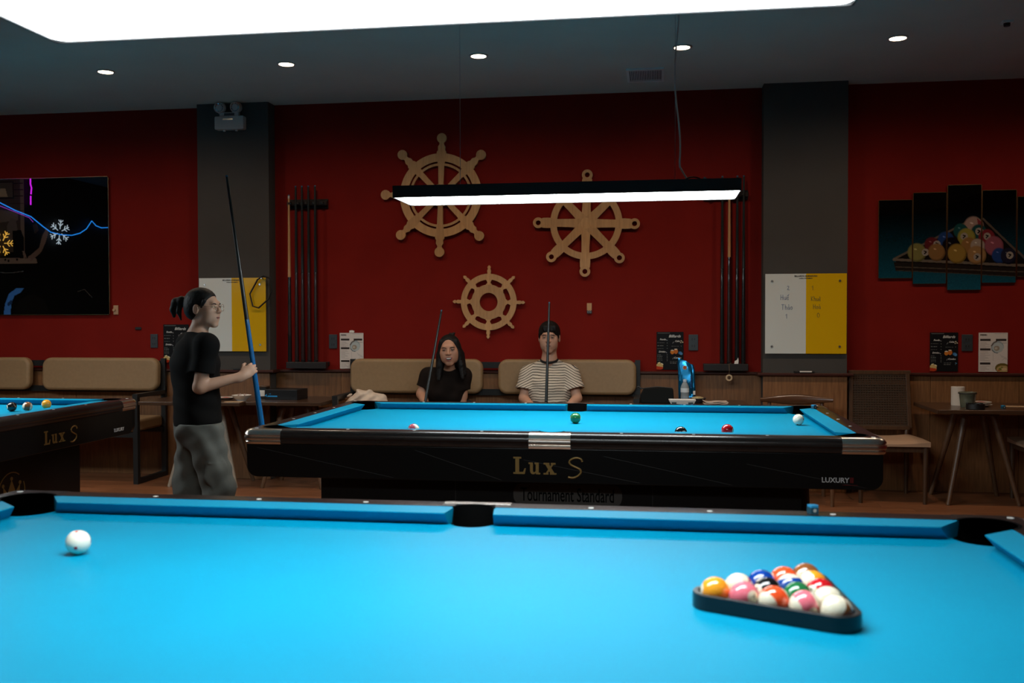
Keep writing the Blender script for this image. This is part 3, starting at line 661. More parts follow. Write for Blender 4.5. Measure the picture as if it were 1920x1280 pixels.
# ------------------------------------------------------------------ ship wheels on the wall
m_ply = wood('pale_plywood', (.40, .20, .075), (.56, .30, .12), axis='Z', scale=5., rough=.5)
def wheel_fn(c): return lambda a, b, d: (c[0] + a, -d, c[2] + b)
PXM = float(onY(961, 400, 0)[0] - onY(960, 400, 0)[0])     # metres per pixel on the wall
def spoke_poly(prof):                                      # prof: (r, halfwidth)
    return [(w, r) for r, w in prof] + [(-w, r) for r, w in prof[::-1]]
def rot(P, a): c, s = math.cos(a), math.sin(a); return [(x * c - y * s, x * s + y * c) for x, y in P]
def ship_wheel(px, py, label, rings, spoke, knob, rot0, hub=None, T=.018, hole=None, gap=.012, knobs_n=8, inner_hole=None):
    c = onY(px, py, -.02); t = thing('ship_wheel', label, 'wall decoration', (float(c[0]), 0, float(c[2])), 0, 'wooden ship wheels on the red wall')
    fn = lambda a, b, d: (a, -d, b); k = PXM
    for i, (r0, r1) in enumerate(rings): MB().ring(r0 * k, r1 * k, fn, gap, gap + T, 72).build('rim', m_ply, t, smooth=40)
    if hub: MB().ring(0.0005, hub * k, fn, gap - .0005, gap + T + .0012, 40).build('hub', m_ply, t, smooth=40)
    if inner_hole: MB().ring(inner_hole[0] * k, inner_hole[1] * k, fn, gap - .0005, gap + T + .0012, 48).build('inner_disc', m_ply, t, smooth=40)
    for i in range(8):
        a = rot0 + i * PI / 4
        sp = MB().prism([(x * k, y * k) for x, y in rot(spoke_poly(spoke), a)], fn, gap - .0003 - .00003 * i, gap + T + .0005 + .00005 * i).build('spoke', m_ply, t)
        r, kr, kh = knob
        if kr:
            ca, sa = -math.sin(a) * r * k, math.cos(a) * r * k
            f2 = lambda x, y, d, ca=ca, sa=sa: (ca + x, -d, sa + y)
            MB().ring(max(kh, .1) * k, kr * k, f2, gap - .0008, gap + T + .0015, 24).build('knob', m_ply, t, smooth=40)
    MB().rc((0, 0, (rings[0][1] - 4) * k), (0, -gap, (rings[0][1] - 4) * k), .006, .006, 8).build('wall_peg', m_steel, t)
    return t
ship_wheel(826.5, 366, 'largest wooden ship wheel on red wall, behind the left lamp end', [(63, 78), (55, 59.5)],
           [(8, 4), (30, 5), (52, 5.5), (68, 8), (80, 9), (84, 6.5), (90, 7), (95, 4), (103, 5.5)], (106, 9.2, 0), math.radians(-1.5), hub=21)
ship_wheel(1099, 418.5, 'wooden ship wheel with ringed handles, right of the others on red wall', [(54, 66)],
           [(2, 9), (30, 7.5), (54, 7), (62, 9), (70, 9.5), (80, 9), (82.5, 7.5), (83, 6)], (88, 9.8, 4.6), math.radians(-1.5), hub=10)
ship_wheel(916.5, 566, 'smallest wooden ship wheel with round hole, above the seated woman', [(41.5, 52.5)],
           [(30, 5.5), (33, 5.5), (35, 3), (38, 3.5), (42, 6), (47, 6), (53, 3), (58, 3.6), (62, 2), (64, 3.2), (66, 2.4), (68, .6)], (60, 0, 0), math.radians(-1), inner_hole=(17, 32.5))
# ------------------------------------------------------------------ score boards
m_bwhite = mat('white_board_glass', (.62, .64, .60), rough=.15, coat=.3); m_byellow = mat('yellow_board_glass', (.66, .38, .004), rough=.15, coat=.3)
m_inkblue = mat('blue_marker', (.05, .11, .25), rough=.6); m_inkblk = mat('black_print', (.02, .02, .02), rough=.6); m_inkyel = mat('dark_marker', (.07, .07, .03), rough=.6)
HW = {  # handwriting strokes in a unit box per letter
 '2': [[(0, .8), (.2, 1), (.5, .9), (.4, .5), (0, .05), (.3, .08), (.7, 0)]], '1': [[(0, .7), (.3, 1), (.3, 0)]], '0': [[(.3, 1), (.02, .7), (.05, .2), (.3, 0), (.6, .25), (.62, .7), (.3, 1)]],
 'H': [[(0, 1), (0, 0)], [(.5, 1), (.5, 0)], [(0, .5), (.55, .5)]], 'u': [[(0, .6), (.03, .1), (.25, 0), (.4, .2), (.42, .6), (.44, 0)]],
 'e': [[(0, .3), (.4, .35), (.3, .6), (.05, .5), (.03, .1), (.25, 0), (.45, .1)]], 'ê': [[(0, .3), (.4, .35), (.3, .6), (.05, .5), (.03, .1), (.25, 0), (.45, .1)], [(.05, .75), (.22, .9), (.4, .75)]],
 'ế': [[(0, .3), (.4, .35), (.3, .6), (.05, .5), (.03, .1), (.25, 0), (.45, .1)], [(.05, .75), (.22, .9), (.4, .75)], [(.38, .92), (.5, 1.08)]],
 'T': [[(0, 1), (.7, 1)], [(.35, 1), (.33, 0)]], 'h': [[(0, 1), (0, 0)], [(0, .45), (.2, .6), (.35, .45), (.36, 0)]], 'a': [[(.4, .5), (.2, .6), (.03, .35), (.12, .03), (.35, .15), (.4, .55), (.45, 0)]],
 'ả': [[(.4, .5), (.2, .6), (.03, .35), (.12, .03), (.35, .15), (.4, .55), (.45, 0)], [(.15, .95), (.3, .95), (.25, .78)]], 'à': [[(.4, .5), (.2, .6), (.03, .35), (.12, .03), (.35, .15), (.4, .55), (.45, 0)], [(.1, .98), (.3, .78)]],
 'o': [[(.22, .6), (.02, .4), (.05, .1), (.22, 0), (.42, .2), (.4, .5), (.22, .6)]], 'K': [[(0, 1), (0, 0)], [(.5, 1), (.02, .45), (.55, 0)]]}
def handwrite(word, px, py, hpx, Y, material, parent, origin):
    p0 = onY(px, py, Y); hh = hpx * PXM; x = 0.
    for ch in word:
        mb = MB(); w = 0
        for st in HW[ch]:
            mb.tube([(p0[0] + x + a * hh * .8 - origin[0], Y - .0006 - origin[1], p0[2] + b * hh - origin[2]) for a, b in st], .0016, 5); w = max(w, max(a for a, b in st))
        mb.build('handwriting', material, parent); x += (w + .22) * hh * .8
def scoreboard(p00, p11, split, label, writing, header=True):
    """two-tone board on stand-offs; pixel corners top left and bottom right, pixel column of the colour change"""
    Y = -PD - .022; a = onY(*p00, Y); b = onY(*p11, Y); xs = float(onY(split, (p00[1] + p11[1]) / 2, Y)[0])
    O = (float((a[0] + b[0]) / 2), -PD, float(b[2])); t = thing('score_board', label, 'score board', O, 0, 'two-tone score boards on the pillars')
    x0, x1, z1 = float(a[0]) - O[0], float(b[0]) - O[0], float(a[2]) - O[2]; xs -= O[0]
    MB().box(x0, xs, -.022, -.016, 0, z1).build('white_half', m_bwhite, t); MB().box(xs, x1, -.022, -.016, 0, z1).build('yellow_half', m_byellow, t)
    for sx in (x0 + .05, x1 - .05):
        for sz in (.055, z1 - .055): MB().rc((sx, 0, sz), (sx, -.028, sz), .008, .008, 14).build('stand_off', m_steel, t, smooth=40)
    if header:
        cx = (x0 + x1) / 2
        text_on('BILLARDS HORNAVAN', .0165, (cx, -.0224, z1 - .019), (1, 0, 0), (0, 0, 1), m_inkblk, t, name='heading', bold=.0005)
        text_on('Hotline: 0904.0888.02', .0110, (cx, -.0224, z1 - .036), (1, 0, 0), (0, 0, 1), m_inkblk, t, name='heading', bold=.0002)
    for w, px, py, h, mm in writing: handwrite(w, px, py, h, Y, mm, t, O)
    return t
scoreboard((1435, 513.5), (1587, 663), 1511, 'white and yellow score board with handwritten names on right pillar',
           [('2', 1476, 543.5, 7, m_inkblue), ('Huế', 1464, 562, 9, m_inkblue), ('Thảo', 1465, 580.5, 9, m_inkblue), ('1', 1473, 597, 8, m_inkblue),
            ('1', 1522, 544, 8, m_inkyel), ('Khuê', 1521, 564, 8, m_inkyel), ('Hoà', 1525, 579, 8, m_inkyel), ('0', 1532, 595, 8, m_inkyel)])
lb = scoreboard((373, 521.5), (499, 658.5), 434.5, 'white and yellow score board behind the ponytail player, left pillar', [])
# diamond rack hung on the left board
Y = -PD - .045; pts = [(494, 517), (507, 522), (509.5, 544), (504, 560), (485, 577), (474, 574), (468.5, 551), (483, 524)]
P = [onY(x, y, Y) for x, y in pts]; c = np.mean(P, axis=0); o = thing('diamond_rack', 'black diamond ball rack hung on the left score board', 'rack', tuple(c))
MB().tube([p - c for p in P], .0075, 4, closed=True).build('frame', m_black, o, bevel=(.001, 1))
h = onY(492, 522, -PD - .03); MB().rc((h - c) + np.array((0, .012, 0)), (h - c) + np.array((0, -.025, 0)), .006, .006, 10).build('hook', m_steel, o)
# pillar ledge objects
q = onY(1508, 693, -PD - .03); zt = ZM + .022
t = thing('board_eraser', 'black board eraser with white stripe on right pillar ledge', 'eraser', (float(q[0]), -PD - .022, zt))
MB().box(-.075, .075, -.016, .016, 0, .016).build('felt', m_black, t, bevel=(.003, 2)); MB().box(-.035, .055, -.0175, -.0165, .008, .017).build('stripe', m_paper, t)
q = onY(457, 684, -PD - .03); t = thing('wooden_medallion', 'round wooden slice with cord on the left pillar ledge', 'ornament', (float(q[0]), -PD - .022, zt))
MB().lathe([(.019, -.004), (.021, 0), (.019, .004)], c=(0, 0, .0205), n=24, axis=(0, 1, .0)).build('disc', mat('pale_birch2', (.52, .36, .2), rough=.5), t, smooth=40)
MB().prism([(-.011, -.012), (-.003, .004), (.008, .012), (.012, .002), (.0, -.006)], lambda a, b, d: (a, d, .021 + b), -.0055, -.004).build('mark', m_black, t)
MB().tube([(.015, 0, .033), (.035, 0, .045), (.05, 0, .036), (.045, 0, .018), (.03, 0, .022), (.015, 0, .030)], .0012, 6).build('cord', m_string, t)
o = MB().box(-.09, -.022, -.018, .012, 0, .014).build('board_eraser', m_black, loc=(float(q[0]), -PD - .022, zt), bevel=(.003, 2)); tag(o, 'plain black board eraser beside the wooden slice, left pillar ledge', 'eraser')
# ------------------------------------------------------------------ menus, outlets, switches
def blank(h, w, c): a = np.zeros((h, w, 3), np.float32); a[:] = c; return a
def rect(im, x0, y0, x1, y1, c): h, w, _ = im.shape; im[int(y0 * h):max(int(y1 * h), int(y0 * h) + 1), int(x0 * w):max(int(x1 * w), int(x0 * w) + 1)] = c
def disc(im, cx, cy, rx, ry, c, rotd=0., soft=0.):
    h, w, _ = im.shape; yy, xx = np.mgrid[0:h, 0:w]; X = (xx + .5) / w - cx; Y_ = (yy + .5) / h - cy; ar = h / w
    a = math.radians(rotd); U = X * math.cos(a) + Y_ * ar * math.sin(a); V = -X * math.sin(a) + Y_ * ar * math.cos(a)
    q = (U / rx) ** 2 + (V / (ry * ar)) ** 2
    if soft: al = np.clip((1 + soft - q) / soft, 0, 1)[..., None]; im[:] = im * (1 - al) + np.array(c) * al
    else: im[q < 1] = c
    return q
def poly(im, pts, c):
    h, w, _ = im.shape; yy, xx = np.mgrid[0:h, 0:w]; X = (xx + .5) / w; Y_ = (yy + .5) / h; ins = np.zeros((h, w), bool); n = len(pts)
    for i in range(n):
        (x0, y0), (x1, y1) = pts[i], pts[(i + 1) % n]
        if y0 == y1: continue
        cnd = ((y0 > Y_) != (y1 > Y_)) & (X < (x1 - x0) * (Y_ - y0) / (y1 - y0) + x0); ins ^= cnd
    im[ins] = c
def stroke(im, pts, wd, c):
    h, w, _ = im.shape; yy, xx = np.mgrid[0:h, 0:w]; X = (xx + .5) / w; Y_ = (yy + .5) / h * h / w
    for (x0, y0), (x1, y1) in zip(pts[:-1], pts[1:]):
        y0, y1 = y0 * h / w, y1 * h / w; dx, dy = x1 - x0, y1 - y0; L = dx * dx + dy * dy + 1e-9
        tt = np.clip(((X - x0) * dx + (Y_ - y0) * dy) / L, 0, 1); im[(X - x0 - tt * dx) ** 2 + (Y_ - y0 - tt * dy) ** 2 < wd * wd] = c
m_print = printmat('printed_sheet', rough=.6, coat=.08, coatr=.2)
def menu_black():
    im = blank(112, 78, (.006, .006, .007)); g = (.16, .16, .15); rng = np.random.RandomState(3)
    rect(im, .06, .035, .5, .045, (.1, .1, .1))
    def lines(x0, x1, ys, c, price=None):
        for y in ys:
            x = x0
            while x < x1 - .03:
                e = min(x + .03 + .05 * rng.rand(), x1); rect(im, x, y, e, y + .012, c); x = e + .02
            if price: rect(im, price, y - .004, price + .035, y + .014, c)
    lines(.04, .30, (.29, .365, .44), g, .385); lines(.04, .22, (.60, .64, .68, .72, .755), g, .385); lines(.56, .86, (.375,), g, .90); lines(.50, .78, (.78, .82), g, .90)
    disc(im, .585, .535, .07, .055, (.55, .17, .02)); disc(im, .715, .515, .075, .065, (.50, .13, .02)); disc(im, .585, .49, .06, .014, (.7, .6, .45)); disc(im, .715, .46, .06, .014, (.7, .6, .45))
    disc(im, .87, .555, .06, .04, (.05, .16, .33)); disc(im, .91, .575, .05, .035, (.08, .22, .42)); disc(im, .93, .79, .03, .014, (.05, .2, .35))
    for x, y in ((.91, .24), (.96, .275), (.89, .285)): disc(im, x, y, .025, .014, (.6, .5, .35))
    stroke(im, [(.33, .205), (.40, .225)], .014, (.2, .2, .22)); stroke(im, [(.34, .53), (.38, .55)], .014, (.2, .2, .22)); stroke(im, [(.60, .30), (.64, .27)], .014, (.14, .14, .14)); stroke(im, [(.60, .71), (.64, .68)], .014, (.14, .14, .14))
    disc(im, .12, .90, .13, .075, (.55, .38, .14)); poly(im, [(0, .90), (.25, .93), (.24, .97), (.15, 1), (0, .99)], (.45, .04, .01)); disc(im, .10, .815, .05, .014, (.7, .62, .35), -15); disc(im, .21, .845, .05, .014, (.75, .68, .45), 30)
    return im
def menu_white():
    im = blank(112, 78, (.62, .55, .50)); d = (.03, .022, .02); g = (.33, .28, .26)
    rect(im, .06, .05, .28, .075, (.15, .12, .11)); rect(im, .55, .03, .97, .035, g)
    for x0, y0 in ((.06, .165), (.60, .165), (.06, .41), (.06, .765)): rect(im, x0, y0, x0 + .36, y0 + .05, d)
    for y in list(np.arange(.25, .40, .028)) + list(np.arange(.49, .66, .028)) + [.68, .71] + list(np.arange(.85, .97, .028)): rect(im, .06, y, .06 + .34 * (.75 + .25 * math.sin(y * 90)), y + .009, g); rect(im, .49, y, .52, y + .009, g)
    for y in (.25, .275): rect(im, .62, y, .97, y + .008, g)
    disc(im, .64, .36, .22, .15, (.30, .34, .35)); disc(im, .66, .38, .19, .12, (.42, .46, .45)); disc(im, .62, .40, .10, .065, (.30, .24, .18)); disc(im, .60, .40, .05, .03, (.48, .42, .34)); stroke(im, [(.44, .34), (.52, .26), (.62, .22)], .016, (.09, .045, .02)); stroke(im, [(.45, .44), (.55, .51), (.66, .52)], .012, (.12, .14, .14))
    for k in range(5): stroke(im, [(.74 + .05 * k, .56 + .02 * k), (.78 + .05 * k, .62 + .02 * k)], .005, (.3, .28, .27)); stroke(im, [(.80, .70), (.92, .64)], .004, (.3, .28, .27))
    disc(im, .82, .90, .25, .125, (.13, .09, .015)); disc(im, .84, .93, .22, .095, (.42, .28, .11)); disc(im, .74, .93, .05, .03, (.12, .16, .02)); disc(im, .88, .93, .09, .04, (.58, .38, .2)); disc(im, .70, .96, .05, .02, (.4, .1, .03)); disc(im, .80, .88, .04, .014, (.10, .15, .02))
    return im
IMB, IMW = menu_black(), menu_white()
def menu(px0, py0, px1, py1, kind, label):
    Y = -.010; a = onY(px0, py0, Y); b = onY(px1, py1, Y); z0 = max(float(b[2]), ZM + .0225); w, h = float(b[0] - a[0]), float(a[2]) - z0
    t = thing('menu_sheet', label, 'menu', (float(a[0]), 0, z0), 0, 'menus standing on the wall ledge')
    MB().box(0, w, -.009, -.004, 0, h).build('board', m_black if kind == 'b' else m_paper, t)
    grid_print('printed_page', IMB if kind == 'b' else IMW, lambda u, v: (u * w, -.0096, v * h), m_print, t)
    if kind == 'b':
        m_chalkw = mat('chalk_white_print', (.6, .58, .54), rough=.5); f = w / .215
        for s_, sz, u, v, sh in (('Billiards', .030, .67, .885, .3), ('Foods', .0185, .23, .80, .25), ('Cake', .0185, .77, .755, .25), ('Drinks', .0185, .20, .475, .25), ('Combo', .0185, .78, .315, .25)):
            text_on(s_, sz * f, (u * w, -.0101, v * h), (1, 0, 0), (0, 0, 1), m_chalkw, t, name='heading', depth=.0002, shear=sh, bold=.0005)
    else: text_on('MENU', .018, (.17 * w, -.0101, .937 * h), (1, 0, 0), (0, 0, 1), m_inkblk, t, name='heading', depth=.0002)
    return t
menu(306, 608, 354, 680, 'b', 'black chalkboard style menu half hidden behind the ponytail player').scale = (1, 1, 1)
menu(1231, 622, 1281.5, 693, 'b', 'black chalkboard style menu standing behind the blue pouch')
menu(1744, 623, 1796, 696, 'b', 'black chalkboard style menu right of the pillar, under the rack picture')
menu(637, 624, 681.5, 691, 'w', 'white printed menu standing left of the middle bench')
menu(1835.5, 623.5, 1889, 697, 'w', 'white printed menu with bowl of soup, far right wall')
q = onY(659, 622, -.012); o = MB().add([(-.02, -.005, -.006), (.02, -.005, -.006), (.024, -.004, .008), (.004, -.003, .014), (-.018, -.004, .012), (-.02, .005, -.006), (.02, .005, -.006), (.024, .004, .008), (.004, .003, .014), (-.018, .004, .012)], [(0, 1, 2, 3, 4), (9, 8, 7, 6, 5), (0, 5, 6, 1), (1, 6, 7, 2), (2, 7, 8, 3), (3, 8, 9, 4), (4, 9, 5, 0)]).build('tape_wad', m_paper, loc=(float(q[0]), -.0055, float(q[2]))); tag(o, 'crumpled bit of white tape above the left white menu', 'tape')
m_outlet = mat('dark_outlet_plastic', (.035, .04, .045), rough=.4); m_outhole = mat('outlet_recess', (.008, .009, .01), rough=.5)
def outlet(px, py, w, h, label, toggle=False):
    c = onY(px, py, -.006); t = thing('wall_outlet', label, 'outlet', (float(c[0]), 0, float(c[2])), 0, 'dark wall outlets'); w, h = w * PXM / 2, h * PXM / 2
    MB().box(-w, w, -.010, 0, -h, h).build('cover', m_outlet, t, bevel=(.003, 2))
    for s in (-1, 1):
        MB().box(-w * .6, w * .6, -.0115, -.0099, s * h * .42 - h * .28, s * h * .42 + h * .28).build('socket', m_outlet, t)
        for q in (-1, 1): MB().box(q * w * .25 - .003, q * w * .25 + .003, -.0122, -.0114, s * h * .42 - .008, s * h * .42 + .008).build('slot', m_outhole, t)
outlet(289, 639, 15, 27, 'dark grey double wall outlet left of the ponytail player'); outlet(624.5, 640, 16, 27, 'dark grey double wall outlet beside the left white menu')
outlet(1300, 642, 17, 29, 'dark grey double wall outlet above the blue pouch'); outlet(1813.5, 642.5, 18, 29, 'dark grey double wall outlet between the two right menus')
c = onY(217, 581, -.01); t = thing('wall_switch', 'beige wall switch at lower right of the dark wall picture', 'switch', (float(c[0]), 0, float(c[2])))
m_beige = mat('beige_plastic', (.42, .25, .14), rough=.4)
MB().box(-.022, .022, -.012, 0, -.04, .04).build('cover', m_beige, t, bevel=(.004, 2)); MB().lathe([(.014, 0), (.012, .012)], c=(-.012, -.012, .0), n=14, axis=(0, -1, 0)).build('knob', m_beige, t, smooth=40)
c = onY(259, 615.5, -.006); o = MB().box(-.028, .028, -.010, 0, -.012, .012).build('wall_plug', m_black, loc=(float(c[0]), 0, float(c[2])), bevel=(.004, 2)); tag(o, 'small black plug on red wall above the left bench', 'plug')
c = onY(1105, 578, -.01); t = thing('wall_hook', 'small wooden block with wire hook on wall beside the man', 'hook', (float(c[0]), 0, float(c[2])))
MB().box(-.019, .019, -.014, 0, -.016, .042).build('block', m_ply, t); MB().box(-.019, .019, -.012, 0, -.042, -.017).build('plate', m_blacksteel, t)
for s in (-1, 1): MB().tube([(s * .008 + .006 * math.cos(a), -.018, -.028 + .008 * math.sin(a)) for a in np.linspace(0, 2 * PI, 12)], .0015, 6).build('wire_loop', m_steel, t)
# ------------------------------------------------------------------ emergency light on the left pillar
c = onY(432, 231, -PD - .03); t = thing('emergency_light', 'white twin-head emergency light high on the left pillar', 'emergency light', (float(c[0]), -PD, float(c[2])))
m_emg = mat('beige_white_plastic', (.46, .38, .34), rough=.4); k = PXM
MB().prism(rrect(58 * k, 25 * k, .012), lambda a, b, d: (a, -d, b), 0, .06).build('body', m_emg, t, bevel=(.006, 2))
MB().box(-20 * k, 18 * k, -.05, -.01, 12 * k, 20 * k).build('bridge', m_emg, t, bevel=(.004, 2)); MB().box(-10 * k, 10 * k, -.053, -.049, 13.5 * k, 18 * k).build('window', m_outlet, t); MB().box(-12 * k, 8 * k, -.0625, -.0595, 5 * k, 8 * k).build('stripe', m_chrome, t)
for q in (-12, 12): MB().rc((q * k, -.03, -15 * k), (q * k, -.03, -12 * k), .01, .01, 10).build('test_button', m_white, t)
m_refl = mat('lamp_reflector', (.35, .5, .62), rough=.12, metal=1.)
for q in (-19, 13):
    hd = MB().lathe([(9 * k, -.035), (10.5 * k, -.02), (10.5 * k, .018), (9.0 * k, .026), (8.2 * k, .026), (7.6 * k, .02)], c=(q * k, -.045, 29 * k), n=24, axis=(.05 if q < 0 else -.05, -1, -.12)).build('lamp_head', m_emg, t, smooth=40)
    ax = _v((.05 if q < 0 else -.05, -1, -.12)); ax /= np.linalg.norm(ax); x_, y_, d_ = frame(ax); cc = _v((q * k, -.045, 29 * k)) + d_ * .021
    V = [cc - d_ * .012]; F = []
    for i in range(24): a = 2 * PI * i / 24; r_ = 8.1 * k; V.append(cc + (x_ * math.cos(a) + y_ * math.sin(a)) * r_ + d_ * (.004 if i % 2 else .0))
    for i in range(24): F.append((0, 1 + i, 1 + (i + 1) % 24))
    MB().add(V, F).build('reflector', m_refl, hd)
    MB().box(q * k - .012, q * k + .012, -.05, -.02, 18 * k, 22 * k).build('swivel', m_emg, t)
# ------------------------------------------------------------------ dark glass picture on the left wall
m_artL = printmat('acrylic_print', rough=.35, coat=1., coatr=.008)
m_brass = mat('thin_brass_edge', (.55, .36, .16), rough=.25, metal=1.)
A0, A1 = onY(203, 330, -.02), onY(203, 590, -.02); xr = float(A0[0]); zt_, zb_ = float(A0[2]), float(A1[2]); xl = xr - (zt_ - zb_) * 1.5
t = thing('wall_picture', 'large glossy black picture of a player with neon reflections, left wall', 'picture', ((xl + xr) / 2, 0, zb_)); hw = (xr - xl) / 2; hh = zt_ - zb_
x_at = lambda px: (float(onY(px, 460, -.02)[0]) - xl) / (xr - xl)
im = blank(260, 300, (.0022, .0021, .002)); gx = lambda px, py: (x_at(px), (py - 332) / 256.)
def P_(*pp): return [gx(a, b) for a, b in pp]
poly(im, P_((-140, 333), (46, 333), (46, 470), (-140, 470)), (.030, .021, .016)); poly(im, P_((40, 333), (47, 333), (46, 470), (40, 470)), (.085, .06, .045))
for yv in (340, 352, 364, 378, 392): poly(im, P_((-60, yv), (46, yv), (46, yv + 1.5), (-60, yv + 1.5)), (.016, .011, .009))
poly(im, P_((-6, 337), (28, 337), (28, 369), (-6, 369)), (.010, .008, .007)); poly(im, P_((-4, 339), (26, 339), (26, 366), (-4, 366)), (.045, .033, .024)); poly(im, P_((2, 350), (12, 350), (16, 365), (-2, 365)), (.22, .15, .09))
poly(im, P_((-60, 380), (35, 395), (35, 410), (-60, 420)), (.075, .055, .042))
poly(im, P_((14, 420), (22, 405), (31, 410), (34, 430), (26, 455), (14, 450)), (.06, .045, .036)); poly(im, P_((24, 430), (40, 428), (46, 445), (46, 480), (26, 480)), (.003, .003, .003))
poly(im, P_((-80, 478), (68, 482), (70, 491), (-80, 493)), (.10, .072, .055))
poly(im, P_((52, 480), (74, 462), (80, 440), (88, 425), (92, 432), (86, 452), (78, 470), (58, 488)), (.085, .052, .038)); poly(im, P_((62, 420), (70, 415), (74, 430), (66, 436)), (.02, .014, .011))
for a_, b_ in ((10, 484), (16, 486), (32, 484)): disc(im, *gx(a_, b_), .006, .009, (.006, .005, .005))
disc(im, *gx(55, 484), .011, .012, (.10, .065, .05)); poly(im, P_((42, 468), (46, 468), (50, 480), (45, 482)), (.10, .065, .05))
poly(im, P_((5, 590), (8, 568), (16, 548), (30, 538), (44, 538), (38, 546), (26, 552), (20, 566), (18, 590)), (.035, .13, .36)); poly(im, P_((12, 566), (20, 560), (22, 566), (14, 572)), (.01, .03, .09))  # blue patch is a reflection painted into the print
poly(im, P_((26, 590), (34, 560), (60, 548), (84, 560), (92, 590)), (.004, .0035, .003)); stroke(im, P_((0, 508), (20, 509), (44, 506)), .002, (.06, .06, .06)); stroke(im, P_((145, 545), (158, 541), (172, 556)), .0015, (.05, .045, .04))
im = np.maximum(im, .0008)
MB().prism(rrect(2 * hw, hh, .02, 4), lambda a, b, d: (a, -d, hh / 2 + b), 0, .022).build('backing', m_brass, t)
grid_print('printed_glass', im, lambda u, v: (-hw + .005 + u * (2 * hw - .01), -.0228, .005 + v * (hh - .01)), m_artL, t)
# ------------------------------------------------------------------ five-panel picture of racked balls on the right wall
px_p = [(1647, 1711, 372, 521), (1711.5, 1775, 359, 532), (1776, 1840.5, 346, 544), (1841, 1906, 357, 531), (1907, 1971, 370, 520)]
bw, bh = 1971 - 1647, 544 - 346
im = blank(264, 432, (0, 0, 0)); H_, W_, _ = im.shape; yy, xx = np.mgrid[0:H_, 0:W_]; v = yy / H_; u = xx / W_
rng = np.random.RandomState(5); tex = rng.rand(H_, W_); tex = (tex + np.roll(tex, 1, 1) + np.roll(tex, 2, 1) + np.roll(tex, 1, 0)) / 4
br = np.clip((v - .22) * 1.15, 0, 1) ** 1.4 * np.clip(1.15 - np.abs(u - .3) * .4, .2, 1) * (.6 + .8 * tex); im[..., 0] = br * .006; im[..., 1] = br * .075; im[..., 2] = br * .115; im += .0012
pq = lambda *pp: [((a - 1647) / bw, (b - 346) / bh) for a, b in pp]
poly(im, pq((1676, 482), (1700, 470), (1830, 410), (1842, 412), (1930, 498), (1925, 520), (1690, 505)), (.007, .006, .005))
stroke(im, pq((1676, 484), (1830, 408)), .006, (.09, .068, .05)); stroke(im, pq((1842, 410), (1935, 498)), .006, (.075, .055, .042)); stroke(im, pq((1676, 485), (1940, 500)), .0075, (.11, .085, .065))
poly(im, pq((1676, 490), (1940, 505), (1940, 520), (1680, 507)), (.014, .011, .009)); stroke(im, pq((1680, 499), (1940, 512)), .003, (.06, .047, .036)); stroke(im, pq((1682, 506), (1940, 521)), .002, (.045, .036, .028))
for bx, by, r_, c_, st, nn in ((1826, 425, 18, (.26, .17, .14), (.16, .025, .03), None), (1802, 434, 14, (.008, .05, .05), None, None), (1836, 436, 14, (.008, .04, .04), None, (1836, 434)), (1774, 450, 15, (.012, .035, .12), None, None), (1748, 459, 14, (.085, .012, .014), None, (1757, 457)), (1813, 446, 17, (.20, .17, .03), None, (1808, 443)), (1851, 446, 15, (.14, .015, .02), None, (1850, 443)), (1784, 462, 17, (.004, .004, .006), None, None), (1818, 461, 15, (.20, .10, .03), None, None), (1834, 462, 13, (.26, .20, .16), None, None), (1864, 462, 18, (.20, .055, .075), None, None), (1720, 473, 17, (.15, .13, .04), None, (1735, 472)), (1757, 473, 16, (.18, .09, .03), None, None), (1795, 476, 18, (.22, .13, .025), None, None), (1832, 479, 17, (.24, .13, .05), None, (1833, 482)), (1874, 480, 14, (.012, .035, .13), None, None), (1892, 481, 15, (.012, .012, .025), None, (1894, 479))):
    cx_, cy_ = (bx - 1647) / bw, (by - 346) / bh; disc(im, cx_, cy_, r_ / bw, r_ / bh, np.array(c_) * .45)
    disc(im, cx_ - .004, cy_ - .01, .85 * r_ / bw, .85 * r_ / bh, np.array(c_), soft=.5); disc(im, cx_ - .012, cy_ - .035, .18 * r_ / bw, .09 * r_ / bh, np.minimum(np.array(c_) * 2 + .06, .5), 20)
    if st: poly(im, pq((bx + 6, by - 16), (bx + 15, by - 9), (bx + 17, by + 4), (bx + 10, by + 8)), st)
    if nn:
        n0, n1 = (nn[0] - 1647) / bw, (nn[1] - 346) / bh; disc(im, n0, n1, 7 / bw, 7 / bh, (.24, .2, .17)); stroke(im, [(n0 - .006, n1 - .012), (n0 + .006, n1 - .004), (n0 - .005, n1 + .014)], .0035, (.01, .01, .01))
full = im
m_artR = printmat('acrylic_print_panels', rough=.35, coat=1., coatr=.008)
X0 = float(onY(1647, 450, -.02)[0]); X1 = float(onY(1971, 450, -.02)[0]); Z1 = float(onY(1800, 346, -.02)[2]); Z0 = float(onY(1800, 544, -.02)[2])
xm = lambda px: float(onY(px, 450, -.02)[0]); zm = lambda py: Z1 + (Z0 - Z1) * (py - 346) / bh
t = thing('panel_picture', 'five-panel glossy picture of racked pool balls on right wall', 'picture', ((X0 + X1) / 2, 0, Z0)); ox = (X0 + X1) / 2
